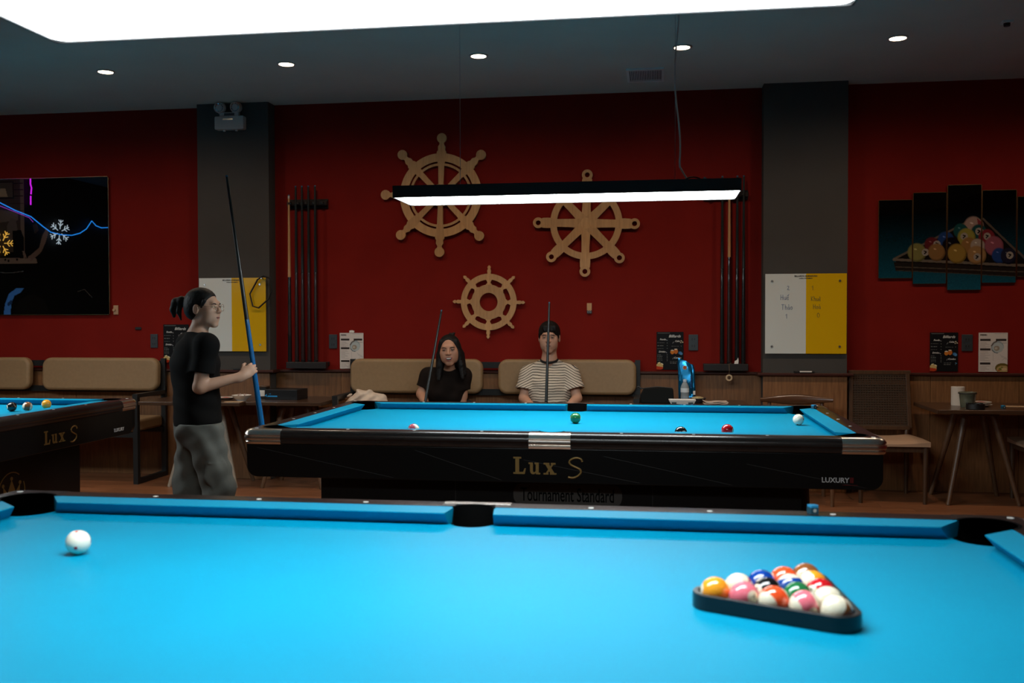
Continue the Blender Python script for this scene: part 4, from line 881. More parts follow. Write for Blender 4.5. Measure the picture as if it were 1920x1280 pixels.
for a, b, c_, d_ in px_p:
    x0, x1, z1, z0 = xm(a), xm(b), zm(c_), zm(d_)
    pn = MB().prism(rrect(x1 - x0, z1 - z0, .012, 4, (x0 + x1) / 2 - ox, (z0 + z1) / 2 - Z0), lambda p, q, d: (p, -d, q), 0, .018).build('panel', m_brass, t)
    i0, i1, j0, j1 = int((a - 1647) / bw * W_), int((b - 1647) / bw * W_), int((c_ - 346) / bh * H_), int((d_ - 346) / bh * H_)
    grid_print('printed_glass', full[j0:j1, i0:i1], lambda u, v, x0=x0, x1=x1, z0=z0, z1=z1: (x0 + .004 - ox + u * (x1 - x0 - .008), -.0188, z0 + .004 - Z0 + v * (z1 - z0 - .008)), m_artR, pn)
# ------------------------------------------------------------------ neon tubes on the left side wall (seen mirrored in the dark picture)
def mirrored(px, py):                                   # the point of the side wall whose reflection shows at this pixel
    d = ray(px, py); p = CP + d * ((XL + .04) / d[0]); return np.array([XL + .04, -.046 - p[1], p[2]])
def neon(name, pxs, col, strength, label, r=.006):
    P = [[mirrored(*q) for q in s] for s in pxs]; o = np.mean(np.concatenate(P), axis=0); t = thing(name, label, 'neon sign', tuple(o))
    mm = mat('neon_' + name + label[:6], col, emit=col, estr=strength)
    for s in P: MB().tube([q - o for q in s], r, 6).build('neon_tube', mm, t)
    return t
neon('neon_line', [[(-40, 360), (0, 380), (28, 394), (58, 406), (80, 424), (95, 435), (115, 440), (135, 441), (150, 437), (162, 429), (172, 414), (180, 423), (190, 427), (215, 426)]], (.02, .30, 1.0), 16., 'blue neon mountain line on the left side wall')
neon('neon_line', [[(-40, 366), (0, 386), (28, 397), (55, 408), (62, 416)]], (.6, .08, .9), 7., 'thin violet neon line under the blue one, side wall', .004)
neon('neon_line', [[(57, 328), (57, 345), (59, 352), (58, 364)], [(57.5, 367), (57.5, 384)]], (.75, .02, .95), 18., 'vertical violet neon tube on the left side wall', .008)
def flake(cx, cy, rx, ry, a0):
    out = []
    for i in range(6):
        a = a0 + i * PI / 3; f = lambda r, da=0.: (cx + rx * r * math.cos(a + da), cy - ry * r * math.sin(a + da))
        out.append([f(.25), f(1.)]); out.append([f(.75, .32), f(.5), f(.75, -.32)]); out.append([f(1., .22), f(.78), f(1., -.22)])
    return out
neon('neon_snowflake', flake(112, 435, 18, 23, .4), (.75, .9, 1.), 9., 'white neon snowflake on the left side wall', .0055)
neon('neon_snowflake', flake(3, 456, 21, 24, .0), (1., .55, .08), 12., 'amber neon snowflake on the left side wall', .0055)
# ------------------------------------------------------------------ benches along the wall
def backrest(x0, x1, z0, z1, parent, o, y0=-.15, y1=-.07):
    MB().prism(rrect(x1 - x0, z1 - z0, .075, 6, (x0 + x1) / 2 - o[0], (z0 + z1) / 2), lambda a, b, d: (a, d - (b - z0) * -.06, b), y0, y1).build('backrest', m_tan, parent, bevel=(.028, 4))
BZS, BZT = .42, .515
def bench(x0, x1, backs, label):
    o = ((x0 + x1) / 2, 0); t = thing('bench', label, 'bench', (o[0], 0, 0), 0, 'tan upholstered benches along the wall'); hw = (x1 - x0) / 2
    for a, b in backs: backrest(a, b, .727, 1.005, t, o)
    MB().prism(rrect(2 * hw - .05, .47, .05, 5), lambda a, b, d: (a, b - .275, d), BZS, BZT).build('seat', m_tan, t, bevel=(.025, 3))
    for z in (.955, .735): MB().bar((-hw, -.048, z), (hw, -.048, z), .02, .05).build('back_rail', m_blacksteel, t)
    for y in (-.06, -.48): MB().bar((-hw + .02, y, .395), (hw - .02, y, .395), .04, .04).build('seat_rail', m_blacksteel, t)
    for s in (-1, 1):
        x = s * (hw - .02)
        MB().bar((x, -.50, 0), (x, -.50, .70), .04, .04, (0, 1, 0)).build('front_leg', m_blacksteel, t); MB().bar((x, -.048, 0), (x, -.048, 1.0), .04, .03, (0, 1, 0)).build('taper_post', m_blacksteel, t)
        MB().bar((x, -.48, .02), (x, -.063, .02), .04, .04).build('floor_runner', m_blacksteel, t); MB().bar((x, -.52, .715), (x, -.063, .715), .045, .03).build('armrest', m_blacksteel, t)
    return t
gx_ = lambda px: float(onY(px, 700, -.12)[0])
bench(gx_(657) - .02, gx_(1193) + .03, [(gx_(657), gx_(905)), (gx_(934), gx_(1193))], 'long tan bench with two padded backs where two people sit')
rx = gx_(297); bench(rx - 2.32, rx + .03, [(gx_(80), rx), (gx_(57) - 1.07, gx_(57))], 'long tan bench with two padded backs at the left, empty')
# ------------------------------------------------------------------ small walnut tables
TZ = .69
m_legw = wood('walnut_leg', (.07, .033, .015), (.14, .068, .03), axis='Z', scale=8., rough=.4); m_leglit = wood('lamplit_leg', (.22, .17, .12), (.34, .27, .20), axis='Z', scale=8., rough=.45)  # the pale wood puts lamplight into the colour of one table's front legs
def small_table(x0, x1, y0, y1, feet, label, lm=None):
    cx, cy = (x0 + x1) / 2, (y0 + y1) / 2; t = thing('cafe_table', label, 'table', (cx, cy, 0), 0, 'small walnut tables along the wall')
    MB().box(x0 - cx, x1 - cx, y0 - cy, y1 - cy, TZ - .028, TZ).build('table_top', m_dkwood, t, bevel=(.004, 2))
    hx, hy = (x1 - x0) * .22, (y1 - y0) * .2
    bx_, by_ = sum(q[0] for q in feet) / 4 - cx, sum(q[1] for q in feet) / 4 - cy; MB().box(bx_ - .13, bx_ + .13, by_ - .13, by_ + .13, TZ - .06, TZ - .028).build('apron', m_dkwood, t)
    mx_, my_ = sum(q[0] for q in feet) / 4 - cx, sum(q[1] for q in feet) / 4 - cy
    for i, (fx, fy) in enumerate(feet):
        fx -= cx; fy -= cy; MB().tube([(fx, fy, 0), (mx_ + (fx - mx_) * .38, my_ + (fy - my_) * .5, TZ - .03)], [.016, .026], 12).build('leg', lm if (lm and fy < 0) else m_legw, t, smooth=50)
    return t
ty0 = -.72
rtx = float(onZ(1757, 768, TZ)[0]); rty = float(onZ(1757, 768, TZ)[1])
small_table(rtx, rtx + .86, rty, -.06, [(2.04, -.56), (2.53, -.52), (2.50, -.14), (2.03, -.14)], 'small walnut table with paper roll and glass at far right')
small_table(-.10, .66, ty0, -.06, [(.0, -.58), (.55, -.58), (.55, -.16), (.0, -.16)], 'small walnut table carrying blue pouch and water bottle')
small_table(-3.17, -2.56, -.66, -.06, [(-3.09, -.54), (-2.60, -.54), (-2.62, -.16), (-3.08, -.16)], 'small walnut table with black box beside the left cue rack')
small_table(-4.02, -3.18, -.74, -.15, [(-3.85, -.58), (-3.29, -.58), (-3.30, -.22), (-3.84, -.22)], 'small table with bowl behind the ponytail player, front legs coloured lamplit pale', m_leglit)
# ------------------------------------------------------------------ chairs
m_cane = mat('dark_cane', (.05, .027, .013), rough=.6); m_chairw = wood('chair_walnut', (.045, .021, .010), (.085, .042, .019), axis='Z', scale=6., rough=.38); m_seatpad = mat('light_tan_seat', (.42, .26, .16), rough=.55, bump=.15, bscale=400)
def cane_chair(loc, rz, label):
    t = thing('cane_chair', label, 'chair', loc, rz, 'wooden chairs'); W2 = .215
    # local: facing -y, back at +y
    for s in (-1, 1):
        MB().tube([(s * .22, -.22, 0), (s * .225, -.22, .415)], [.015, .02], 12).build('leg', m_chairw, t, smooth=50)
        MB().tube([(s * .195, .22, 0), (s * .19, .19, .42), (s * .195, .205, .5)], [.015, .018, .018], 12).build('leg', m_chairw, t, smooth=50)
        MB().bar((s * .21, -.2, .39), (s * .19, .18, .39), .02, .04).build('seat_rail', m_chairw, t)
    for y, w in ((-.215, .22), (.185, .19)): MB().bar((-w, y, .39), (w, y, .39), .02, .04).build('seat_rail', m_chairw, t)
    V = []; F = []; n, m = 13, 11
    for j in range(m):
        for i in range(n):
            u, v = i / (n - 1) * 2 - 1, j / (m - 1) * 2 - 1; w = .25 - .03 * (v > 0) * v; e = max(abs(u), abs(v)) ** 6
            V.append((u * w, v * .23 - .02, .455 + .012 * u * u - .02 * e - .006 * (1 - u * u)))
    V += [(x, y, .412) for x, y, z in V]; N = n * m
    for j in range(m - 1):
        for i in range(n - 1):
            a = j * n + i; F += [(a, a + 1, a + n + 1, a + n), (N + a, N + a + n, N + a + n + 1, N + a + 1)]
    bd = [i for i in range(n)] + [j * n + n - 1 for j in range(1, m)] + [(m - 1) * n + i for i in range(n - 2, -1, -1)] + [j * n for j in range(m - 2, 0, -1)]
    for k in range(len(bd)): a, b = bd[k], bd[(k + 1) % len(bd)]; F.append((a, N + a, N + b, b))
    MB().add(V, F).build('seat', m_seatpad, t, smooth=50)
    z0, z1 = .50, .915; yb = lambda z: .195 + (z - .5) * .12
    fr = MB()
    bk = MB().bar((-W2, yb(z0), z0), (-W2 + .01, yb(z1), z1), .03, .02, (0, 1, 0)).bar((W2, yb(z0), z0), (W2 - .01, yb(z1), z1), .03, .02, (0, 1, 0)).bar((-W2 - .012, yb(z1), z1), (W2 + .012, yb(z1), z1), .022, .03).bar((-W2, yb(z0), z0), (W2, yb(z0), z0), .02, .03).build('back_frame', m_chairw, t, bevel=(.003, 2))
    cn = MB(); nx, nz = 22, 22
    for i in range(nx): x = -W2 + .02 + (2 * W2 - .04) * i / (nx - 1); cn.bar((x, yb(z0), z0), (x, yb(z1), z1), .011, .003, (0, 1, 0))
    for k in range(nz): z = z0 + .02 + (z1 - z0 - .04) * k / (nz - 1); cn.bar((-W2, yb(z) - .003, z), (W2, yb(z) - .003, z), .003, .0105)
    o = cn.build('cane_weave', m_cane, t); o['kind'] = 'stuff'
    return t
cane_chair((1.665, -.33, 0), 0, 'wooden chair with woven cane back and tan seat, right of middle table')
cane_chair((float(onY(1912, 740, -.42)[0]) + .25, -.42, 0), math.radians(-90), 'wooden cane chair cut off by the right edge')
def horn_chair(loc, rz, label):
    t = thing('horn_chair', label, 'chair', loc, rz, 'wooden chairs')
    for s in (-1, 1):
        MB().tube([(s * .20, -.20, 0), (s * .205, -.19, .42)], [.014, .019], 12).build('leg', m_midwood, t, smooth=50)
        MB().tube([(s * .205, .20, 0), (s * .195, .17, .43), (s * .19, .20, .70)], [.014, .019, .014], 12).build('leg', m_midwood, t, smooth=50)
    MB().prism(rrect(.44, .42, .06, 5), lambda a, b, d: (a, b - .01, d), .415, .455).build('seat', m_tan, t, bevel=(.012, 3))
    V = []; F = []; n = 29; K = 14
    for i in range(n):
        u = i / (n - 1) * 2 - 1; h = .014 + .026 * max(0, math.cos(u * PI / 2 * .95)) ** 1.5; d = .014 + .008 * (1 - u * u)
        for k in range(K):
            a = 2 * PI * k / K; V.append((u * .262, .205 - .05 * u * u + d * math.sin(a), .722 + h * math.cos(a)))
    for i in range(n - 1):
        for k in range(K): F.append((i * K + k, i * K + (k + 1) % K, (i + 1) * K + (k + 1) % K, (i + 1) * K + k))
    F += [tuple(range(K)), tuple((n - 1) * K + k for k in range(K))]
    MB().add(V, F).build('back_rail', wood('horn_walnut', (.055, .022, .010), (.10, .042, .019), axis='X', scale=5., rough=.3, coat=.4), t, smooth=50)
    return t
hx0, hx1 = onY(1422, 748, -.33), onY(1562, 748, -.33)
horn_chair((float((hx0[0] + hx1[0]) / 2), -.53, 0), 0, 'wooden chair with curved horn-shaped back rail behind middle table')
# ------------------------------------------------------------------ things on the small tables
m_glass = mat('clear_glass', (.9, .95, .93), rough=.03, trans=1., ior=1.45); m_pet = mat('clear_plastic', (.62, .68, .70), rough=.12, trans=.6, ior=1.25)
def P2(px, py, z=TZ): q = onZ(px, py, z); return (float(q[0]), float(q[1]), z)
def atx(px, y, z=TZ): q = onY(px, 750, y); return (float(q[0]), y, z)
# right table
p = atx(1796, -.30); t = thing('paper_roll', 'white paper towel roll on the far right table', 'paper roll', p)
MB().ring(.018, .047, lambda a, b, d: (a, b, d), 0, .135, 32).build('paper', mat('soft_paper', (.62, .54, .46), rough=.9), t, smooth=40); MB().ring(.015, .018, lambda a, b, d: (a, b, d), 0, .134, 24).build('core', mat('cardboard', (.3, .2, .12), rough=.9), t, smooth=40)
p = atx(1814, -.46); t = thing('drinking_glass', 'ribbed tumbler of dark tea in front of the paper roll', 'glass', p)
pts = []
MB().lathe([(.044, 0), (.047, .004), (.052, .05), (.057, .095), (.062, .10), (.062, .108), (.058, .108), (.050, .05), (.045, .010), (.0, .010)], n=24).build('tumbler', mat('grey_green_glass', (.30, .30, .20), rough=.08, trans=.55, ior=1.4), t, smooth=40)
MB().lathe([(.001, .011), (.044, .011), (.052, .085), (.001, .085)], n=24).build('drink', mat('dark_tea', (.05, .045, .015), rough=.1), t, smooth=40)
MB().ring(.0575, .0628, lambda a, b, d: (a, b, d), .096, .104, 24).build('rim_band', mat('smoky_rim', (.04, .04, .035), rough=.3), t, smooth=40)
def plate(p, r, label, mm=None, group=None, food=False):
    t = thing('plate', label, 'plate', p, 0, group); MB().lathe([(r * .55, 0), (r * .6, .002), (r * .95, .014), (r, .017), (r * .97, .018), (r * .6, .006), (0, .005)], n=32).build('dish', mm or mat('white_china', (.6, .56, .5), rough=.25), t, smooth=60)
    if food: MB().lathe([(r * .62, .007), (r * .5, .014), (r * .2, .018), (0, .018)], n=9).build('food', mat('red_fruit', (.35, .05, .03), rough=.5), t, smooth=30)
    return t
pp = atx(1840, -.40); plate(pp, .075, 'lower plate of the stack beside the tumbler'); plate((pp[0], pp[1], TZ + .0181), .07, 'upper plate of the stack with red scraps', food=True)
p = atx(1829, -.63); t = thing('ashtray', 'black round ashtray at the front edge of right table', 'ashtray', p)
MB().lathe([(.055, 0), (.062, .004), (.060, .038), (.052, .038), (.048, .010), (0, .008)], n=28).build('bowl', m_black, t, smooth=40)
for a in (0.5, 2.6, 4.7): MB().bar((.046 * math.cos(a), .046 * math.sin(a), .040), (.062 * math.cos(a), .062 * math.sin(a), .040), .014, .006).build('notch_rest', m_black, t)
c = atx(1881, -.55); chalk((c[0], c[1], TZ), math.radians(25), 'dark blue chalk cube on the far right table')
p = P2(1905, 762); o = MB().box(-.09, .12, -.05, .05, 0, .002).build('paper_card', mat('kraft_card', (.42, .27, .15), rough=.8), loc=(p[0] + .02, p[1], TZ), rotz=math.radians(-8)); tag(o, 'beige card at the right edge of the far right table', 'card')
# middle-right table
p = atx(1232, -.40); t = thing('zip_pouch', 'black soft zip pouch beside the bench, middle right table', 'pouch', p)
m_blackfab = mat('black_fabric', (.005, .006, .006), rough=.85, spec=.15, bump=.3, bscale=300)
MB().prism([(-.125, 0), (.12, 0), (.125, .05), (.12, .112), (.02, .118), (-.10, .112), (-.125, .06)], lambda a, b, d: (a, d * (1 - .5 * b / .12), b), -.06, .06).build('body', m_blackfab, t, bevel=(.012, 3))
MB().tube([(-.12, 0, .108), (0, 0, .124), (.115, 0, .114)], .004, 8).build('zip', m_blacksteel, t, smooth=50); MB().tube([(-.115, 0, .108), (-.14, 0, .125), (-.15, 0, .118)], .006, 8).build('pull_tab', m_blacksteel, t, smooth=50)
p = atx(1288, -.22); t = thing('snack_pouch', 'shiny blue foil pouch standing on middle right table', 'pouch', p)
m_foil = mat('blue_foil', (.01, .17, .36), rough=.16, metal=.75)
rng = np.random.RandomState(11); V = []; F = []; K = 24; rowz = [0, .02, .06, .11, .16, .21, .25, .285, .305, .318]
wid = [.060, .064, .066, .066, .065, .065, .064, .060, .052, .040]; dep = [.042, .042, .038, .032, .027, .022, .016, .010, .006, .004]; lean = [0, 0, 0, -.001, -.002, -.004, -.006, -.012, -.018, -.026]
for i, z in enumerate(rowz):
    for k in range(K):
        a = 2 * PI * k / K; ca, sa = math.cos(a), math.sin(a); cr1 = 1 + (.55 * (rng.rand() - .5) if 0 < i < 9 else 0)
        V.append((lean[i] + wid[i] * math.copysign(abs(ca) ** .55, ca), dep[i] * cr1 * math.copysign(abs(sa) ** .8, sa), z - (.02 * ca if i > 7 else 0)))
for i in range(len(rowz) - 1):
    for k in range(K): F.append((i * K + k, i * K + (k + 1) % K, (i + 1) * K + (k + 1) % K, (i + 1) * K + k))
F += [tuple(range(K)), tuple((len(rowz) - 1) * K + k for k in range(K))]
MB().add(V, F).build('foil_bag', m_foil, t, smooth=16)
MB().ring(0.0005, .013, lambda a, b, d: (a - .017, -.0225 + d - (b * .25), .262 + b), -.0035, -.003, 20).build('badge', mat('orange_badge', (.6, .12, .03), rough=.4), t); MB().ring(.013, .0165, lambda a, b, d: (a - .017, -.0222 + d - (b * .25), .262 + b), -.0035, -.003, 20).build('badge_ring', m_paper, t)
MB().box(.045, .062, -.040, -.0385, .055, .085).build('price_label', m_paper, t)
m_foiltxt = mat('dark_blue_print', (.01, .05, .2), rough=.4)
for k in range(7): MB().box(.025, .036, -.0385, -.0375, .105 + k * .014, .114 + k * .014).build('print_mark', m_foiltxt, t)
p = atx(1284, -.33); t = thing('water_bottle', 'clear plastic water bottle in front of the blue pouch', 'bottle', p)
MB().lathe([(.028, 0), (.031, .004), (.031, .05), (.0295, .055), (.031, .06), (.031, .115), (.029, .125), (.018, .150), (.0125, .158), (.0125, .168)], n=28).build('bottle', m_pet, t, smooth=40)
MB().ring(.0312, .0318, lambda a, b, d: (a, b, d), .080, .112, 28).build('label_band', mat('pale_label', (.62, .66, .68), rough=.5), t, smooth=40); MB().lathe([(.0145, .160), (.0145, .176), (.012, .178)], n=20).build('cap', mat('clear_cap', (.5, .6, .7), rough=.3), t, smooth=40)
p = atx(1279, -.55); t = thing('food_tray', 'white paper food tray with dark corners, middle right table', 'tray', p)
MB().add([(-.075, -.045, 0), (.075, -.045, 0), (.075, .045, 0), (-.075, .045, 0), (-.098, -.062, .042), (.098, -.062, .042), (.098, .062, .042), (-.098, .062, .042), (-.09, -.056, .042), (.09, -.056, .042), (.09, .056, .042), (-.09, .056, .042), (-.07, -.04, .004), (.07, -.04, .004), (.07, .04, .004), (-.07, .04, .004)],
         [(0, 3, 2, 1), (0, 1, 5, 4), (1, 2, 6, 5), (2, 3, 7, 6), (3, 0, 4, 7), (4, 5, 9, 8), (5, 6, 10, 9), (6, 7, 11, 10), (7, 4, 8, 11), (8, 9, 13, 12), (9, 10, 14, 13), (10, 11, 15, 14), (11, 8, 12, 15), (12, 13, 14, 15)]).build('tray', m_paper, t)
for s in (-1, 1): MB().box(s * .06 - .017, s * .06 + .017, -.062, -.054, .004, .026).build('corner_print', mat('dark_teal_print', (.02, .035, .04), rough=.5), t)
p = atx(1308, -.36); t = thing('food_bowl', 'dark bowl of leftovers behind the white tray', 'bowl', p)
MB().lathe([(.03, 0), (.034, .003), (.066, .040), (.062, .040), (.03, .008), (0, .008)], n=28).build('bowl', mat('dark_ceramic', (.05, .05, .06), rough=.3), t, smooth=60)
MB().lathe([(.05, .030), (.042, .044), (.02, .050), (0, .048)], n=11).build('leftovers', mat('pale_leftovers', (.42, .33, .16), rough=.8, noise=.4, nscale=90.), t, smooth=30)
p = atx(1341, -.50); t = thing('napkin', 'folded cream napkin at the right of the middle right table', 'napkin', p, math.radians(4))
for k, (dz, dx, rz) in enumerate(((0, 0, 0), (.010, .006, .06), (.019, -.004, -.05))):
    V = []; F = []
    for j in range(5):
        for i in range(9): V.append((-.085 + .17 * i / 8 + dx, -.045 + .09 * j / 4, dz + .003 * math.sin(i * 1.1 + k) + .003 + (.006 if i in (0, 8) else 0)))
    V += [(x, y, z + .006) for x, y, z in V]; N = 45
    for j in range(4):
        for i in range(8): a = j * 9 + i; F += [(a, a + 9, a + 10, a + 1), (N + a, N + a + 1, N + a + 10, N + a + 9)]
    bd = list(range(9)) + [17, 26, 35, 44] + list(range(43, 35, -1)) + [27, 18, 9]
    for q in range(len(bd)): a, b = bd[q], bd[(q + 1) % len(bd)]; F.append((a, b, N + b, N + a))
    MB().add(V, F).build('fold', mat('cream_cloth', (.55, .42, .33), rough=.9), t, smooth=60)
p = atx(1279, -.665); o = MB().prism(rrect(.19, .012, .003), lambda a, b, d: (a, b, d), 0, .006).build('chopsticks_sleeve', m_paper, loc=(p[0], p[1], TZ), bevel=(.001, 1)); tag(o, 'slim paper sleeve at the front edge of middle right table', 'sleeve')
# left tables
p = atx(537, -.36); t = thing('black_box', 'flat black box with blue print on the left table', 'box', p, math.radians(-4))
MB().box(-.14, .14, -.10, .10, 0, .082).build('body', mat('matt_black_card', (.007, .007, .008), rough=.35), t, bevel=(.003, 2))
m_cy = mat('cyan_print', (.02, .30, .65), rough=.4, emit=(.01, .35, .8), estr=.0)
MB().box(-.112, -.030, -.1010, -.1002, .024, .033).build('logo_mark', m_cy, t)
MB().prism([(-.138, .032), (-.118, .048), (-.124, .034), (-.112, .022), (-.126, .026)], lambda a, b, d: (a, d, b), -.1010, -.1002).build('logo_mark', m_cy, t); MB().prism([(-.108, .046), (-.085, .050), (-.087, .045)], lambda a, b, d: (a, d, b), -.1010, -.1002).build('logo_mark', m_cy, t)
p = atx(494, -.34); t = thing('tea_cup', 'black square cup with white label beside the black box', 'cup', p)
MB().prism(rrect(.085, .085, .014), lambda a, b, d: (a, b, d), 0, .092).build('cup', m_black, t, bevel=(.003, 2)); MB().prism(rrect(.094, .094, .014), lambda a, b, d: (a, b, d), .0925, .102).build('lid', m_dkwood, t, bevel=(.002, 2)); MB().box(-.028, .03, -.0436, -.0428, .022, .07).build('label', m_paper, t)
p = atx(453, -.58); t = thing('rice_bowl', 'white china bowl of leftovers with foil on left table', 'bowl', p)
MB().lathe([(.034, 0), (.036, .008), (.052, .018), (.078, .046), (.075, .047), (.05, .022), (0, .016)], n=32).build('bowl', mat('white_china', (.6, .56, .5), rough=.25), t, smooth=60)
rng = np.random.RandomState(4)
for k in range(5):
    a = rng.rand() * 6; r_ = .02 + .03 * rng.rand(); MB().add([(r_ * math.cos(a) + .03 * (rng.rand() - .5), r_ * math.sin(a) + .03 * (rng.rand() - .5), .032 + .026 * rng.rand()) for _ in range(8)], [(0, 1, 2), (0, 2, 3), (0, 3, 4), (1, 2, 5), (2, 3, 6), (3, 4, 7), (5, 6, 2), (6, 7, 3), (0, 4, 1), (5, 1, 7), (5, 7, 6), (1, 4, 7)]).build('wrapper_scrap', mat('crumpled_wrapper', (.5, .38, .34), rough=.4), t)
plate(atx(424, -.45), .075, 'white plate with red scraps at the player\'s elbow', food=True)
p = atx(438, -.68); o = MB().box(-.07, .07, -.045, .045, 0, .002).build('paper_card', mat('kraft_card', (.42, .27, .15), rough=.8), loc=p, rotz=math.radians(12)); tag(o, 'beige card at the front edge of the bowl table', 'card')
# ------------------------------------------------------------------ people: implicit surfaces meshed as one skin each
class Field:
    def __init__(s, lo, hi, h):
        s.lo = _v(lo); s.h = h; s.n = tuple(int(math.ceil(q)) + 1 for q in (_v(hi) - s.lo) / h); s.F = np.full(s.n, .15, np.float32)
        s.ax = [(s.lo[i] + h * np.arange(s.n[i])).astype(np.float32) for i in range(3)]
    def loc(s, lo, hi):
        sl = []
        for i in range(3):
            a = max(0, int((lo[i] - s.lo[i]) / s.h)); b = min(s.n[i], int((hi[i] - s.lo[i]) / s.h) + 2); sl.append(slice(min(a, s.n[i] - 1), max(b, a + 1)))
        return tuple(sl), np.meshgrid(*[s.ax[i][sl[i]] for i in range(3)], indexing='ij', sparse=True)
    def put(s, sl, d, k, op):
        A = s.F[sl]
        if op == 'u': h = np.maximum(k - np.abs(A - d), 0) / k; s.F[sl] = np.minimum(A, d) - h * h * k * .25
        else: B = -d; h = np.maximum(k - np.abs(A - B), 0) / k; s.F[sl] = np.maximum(A, B) + h * h * k * .25
    def cap(s, a, b, r1, r2=None, k=.02, op='u', flat=None):
        a, b = _v(a), _v(b); r2 = r1 if r2 is None else r2; pad = max(r1, r2) + k + .03
        sl, (X, Y, Z) = s.loc(np.minimum(a, b) - pad, np.maximum(a, b) + pad); ba = b - a; L = float(ba @ ba) + 1e-12
        px, py, pz = X - a[0], Y - a[1], Z - a[2]; t = np.clip((px * ba[0] + py * ba[1] + pz * ba[2]) / L, 0, 1)
        dx, dy, dz = px - t * ba[0], py - t * ba[1], pz - t * ba[2]; q = dx * dx + dy * dy + dz * dz
        if flat is not None: n, f = flat; n = _v(n) / np.linalg.norm(n); c = dx * n[0] + dy * n[1] + dz * n[2]; q = q + c * c * (f * f - 1)
        s.put(sl, np.sqrt(q) - (r1 + (r2 - r1) * t), k, op); return s
    def ell(s, c, ax, r, k=.02, op='u'):
        c = _v(c); m = max(r) + k + .03; sl, (X, Y, Z) = s.loc(c - m, c + m); px, py, pz = X - c[0], Y - c[1], Z - c[2]; q0 = 0; q1 = 0
        for a, rr in zip(ax, r): t = (px * a[0] + py * a[1] + pz * a[2]) / rr; q0 = q0 + t * t; q1 = q1 + (t / rr) ** 2
        k0 = np.sqrt(q0); s.put(sl, k0 * (k0 - 1) / (np.sqrt(q1) + 1e-6), k, op); return s
    def merge(s, o, k=.03):
        A, B = s.F, o.F; h = np.maximum(k - np.abs(A - B), 0) / k; s.F = np.minimum(A, B) - h * h * k * .25; return s
    def half(s, p, n, k=.004):
        p, n = _v(p), _v(n); n = n / np.linalg.norm(n); X, Y, Z = np.meshgrid(*s.ax, indexing='ij', sparse=True)
        s.F = np.maximum(s.F, ((X - p[0]) * n[0] + (Y - p[1]) * n[1] + (Z - p[2]) * n[2]).astype(np.float32)); return s
    def neckline(s, p, n, rad=.085):
        p, n = _v(p), unit(n); sl, (X, Y, Z) = s.loc(p - .13, p + .13); d = (X - p[0]) * n[0] + (Y - p[1]) * n[1] + (Z - p[2]) * n[2]
        s.F[sl] = np.where((X - p[0]) ** 2 + (Y - p[1]) ** 2 < rad * rad, np.maximum(s.F[sl], d), s.F[sl]); return s
    def ripple(s, fn):
        X, Y, Z = np.meshgrid(*s.ax, indexing='ij', sparse=True); s.F = s.F + fn(X, Y, Z).astype(np.float32); return s
    def mesh(s, name, material, color=None):
        F = s.F; nx, ny, nz = F.shape; ins = F < 0
        c = np.zeros((nx - 1, ny - 1, nz - 1), np.int8)
        for i in (0, 1):
            for j in (0, 1):
                for k in (0, 1): c += ins[i:nx - 1 + i, j:ny - 1 + j, k:nz - 1 + k]
        act = (c > 0) & (c < 8); idx = np.argwhere(act); N = len(idx); ids = np.full(c.shape, -1, np.int32); ids[act] = np.arange(N)
        I, J, K = idx.T; corner = {(i, j, k): F[I + i, J + j, K + k] for i in (0, 1) for j in (0, 1) for k in (0, 1)}
        acc = np.zeros((N, 3)); cnt = np.zeros(N)
        for e0 in corner:
            for ax in range(3):
                if e0[ax] == 1: continue
                e1 = list(e0); e1[ax] = 1; e1 = tuple(e1); a, b = corner[e0], corner[e1]; m = (a < 0) != (b < 0)
                t = np.where(m, a / np.where(m, a - b, 1), 0); p = np.array(e0, float)[None].repeat(N, 0); p[:, ax] += t; acc[m] += p[m]; cnt[m] += 1
        V = s.lo + s.h * (idx + acc / cnt[:, None]); Q = []
        for ax in range(3):
            a = np.take(ins, range(0, F.shape[ax] - 1), ax); b = np.take(ins, range(1, F.shape[ax]), ax); E = np.argwhere(a != b); sg = a[tuple(E.T)]
            o1, o2 = [q for q in range(3) if q != ax]
            ok = (E[:, o1] > 0) & (E[:, o2] > 0) & (E[:, o1] < F.shape[o1] - 1) & (E[:, o2] < F.shape[o2] - 1); E = E[ok]; sg = sg[ok]
            def g(d1, d2): q = E.copy(); q[:, o1] -= d1; q[:, o2] -= d2; return ids[tuple(q.T)]
            f = np.stack([g(1, 1), g(0, 1), g(0, 0), g(1, 0)], 1)
            if ax == 1: sg = ~sg
            f[~sg] = f[~sg][:, ::-1]; Q.append(f)
        Q = np.concatenate(Q); Q = Q[(Q >= 0).all(1)]
        # light relaxing of the stair steps
        for _ in range(2):
            sm = np.zeros_like(V); ct = np.zeros(N)
            for q in range(4):
                np.add.at(sm, Q[:, q], V[Q[:, (q + 1) % 4]]); np.add.at(ct, Q[:, q], 1); np.add.at(sm, Q[:, (q + 1) % 4], V[Q[:, q]]); np.add.at(ct, Q[:, (q + 1) % 4], 1)
            V = V * .5 + .5 * sm / np.maximum(ct, 1)[:, None]
        me = bpy.data.meshes.new(name); me.vertices.add(N); me.vertices.foreach_set('co', V.astype(np.float32).ravel()); M = len(Q)
        me.loops.add(4 * M); me.loops.foreach_set('vertex_index', Q.astype(np.int32).ravel()); me.polygons.add(M); me.polygons.foreach_set('loop_start', np.arange(0, 4 * M, 4, dtype=np.int32))
        me.update(calc_edges=True); me.validate(); me.polygons.foreach_set('use_smooth', [True] * len(me.polygons))
        if color is not None:
            at = me.color_attributes.new('print', 'FLOAT_COLOR', 'POINT'); cc = np.ones((N, 4), np.float32); cc[:, :3] = color(V); at.data.foreach_set('color', cc.ravel())
        me.materials.append(material); return me
def unit(v): v = _v(v); return v / np.linalg.norm(v)
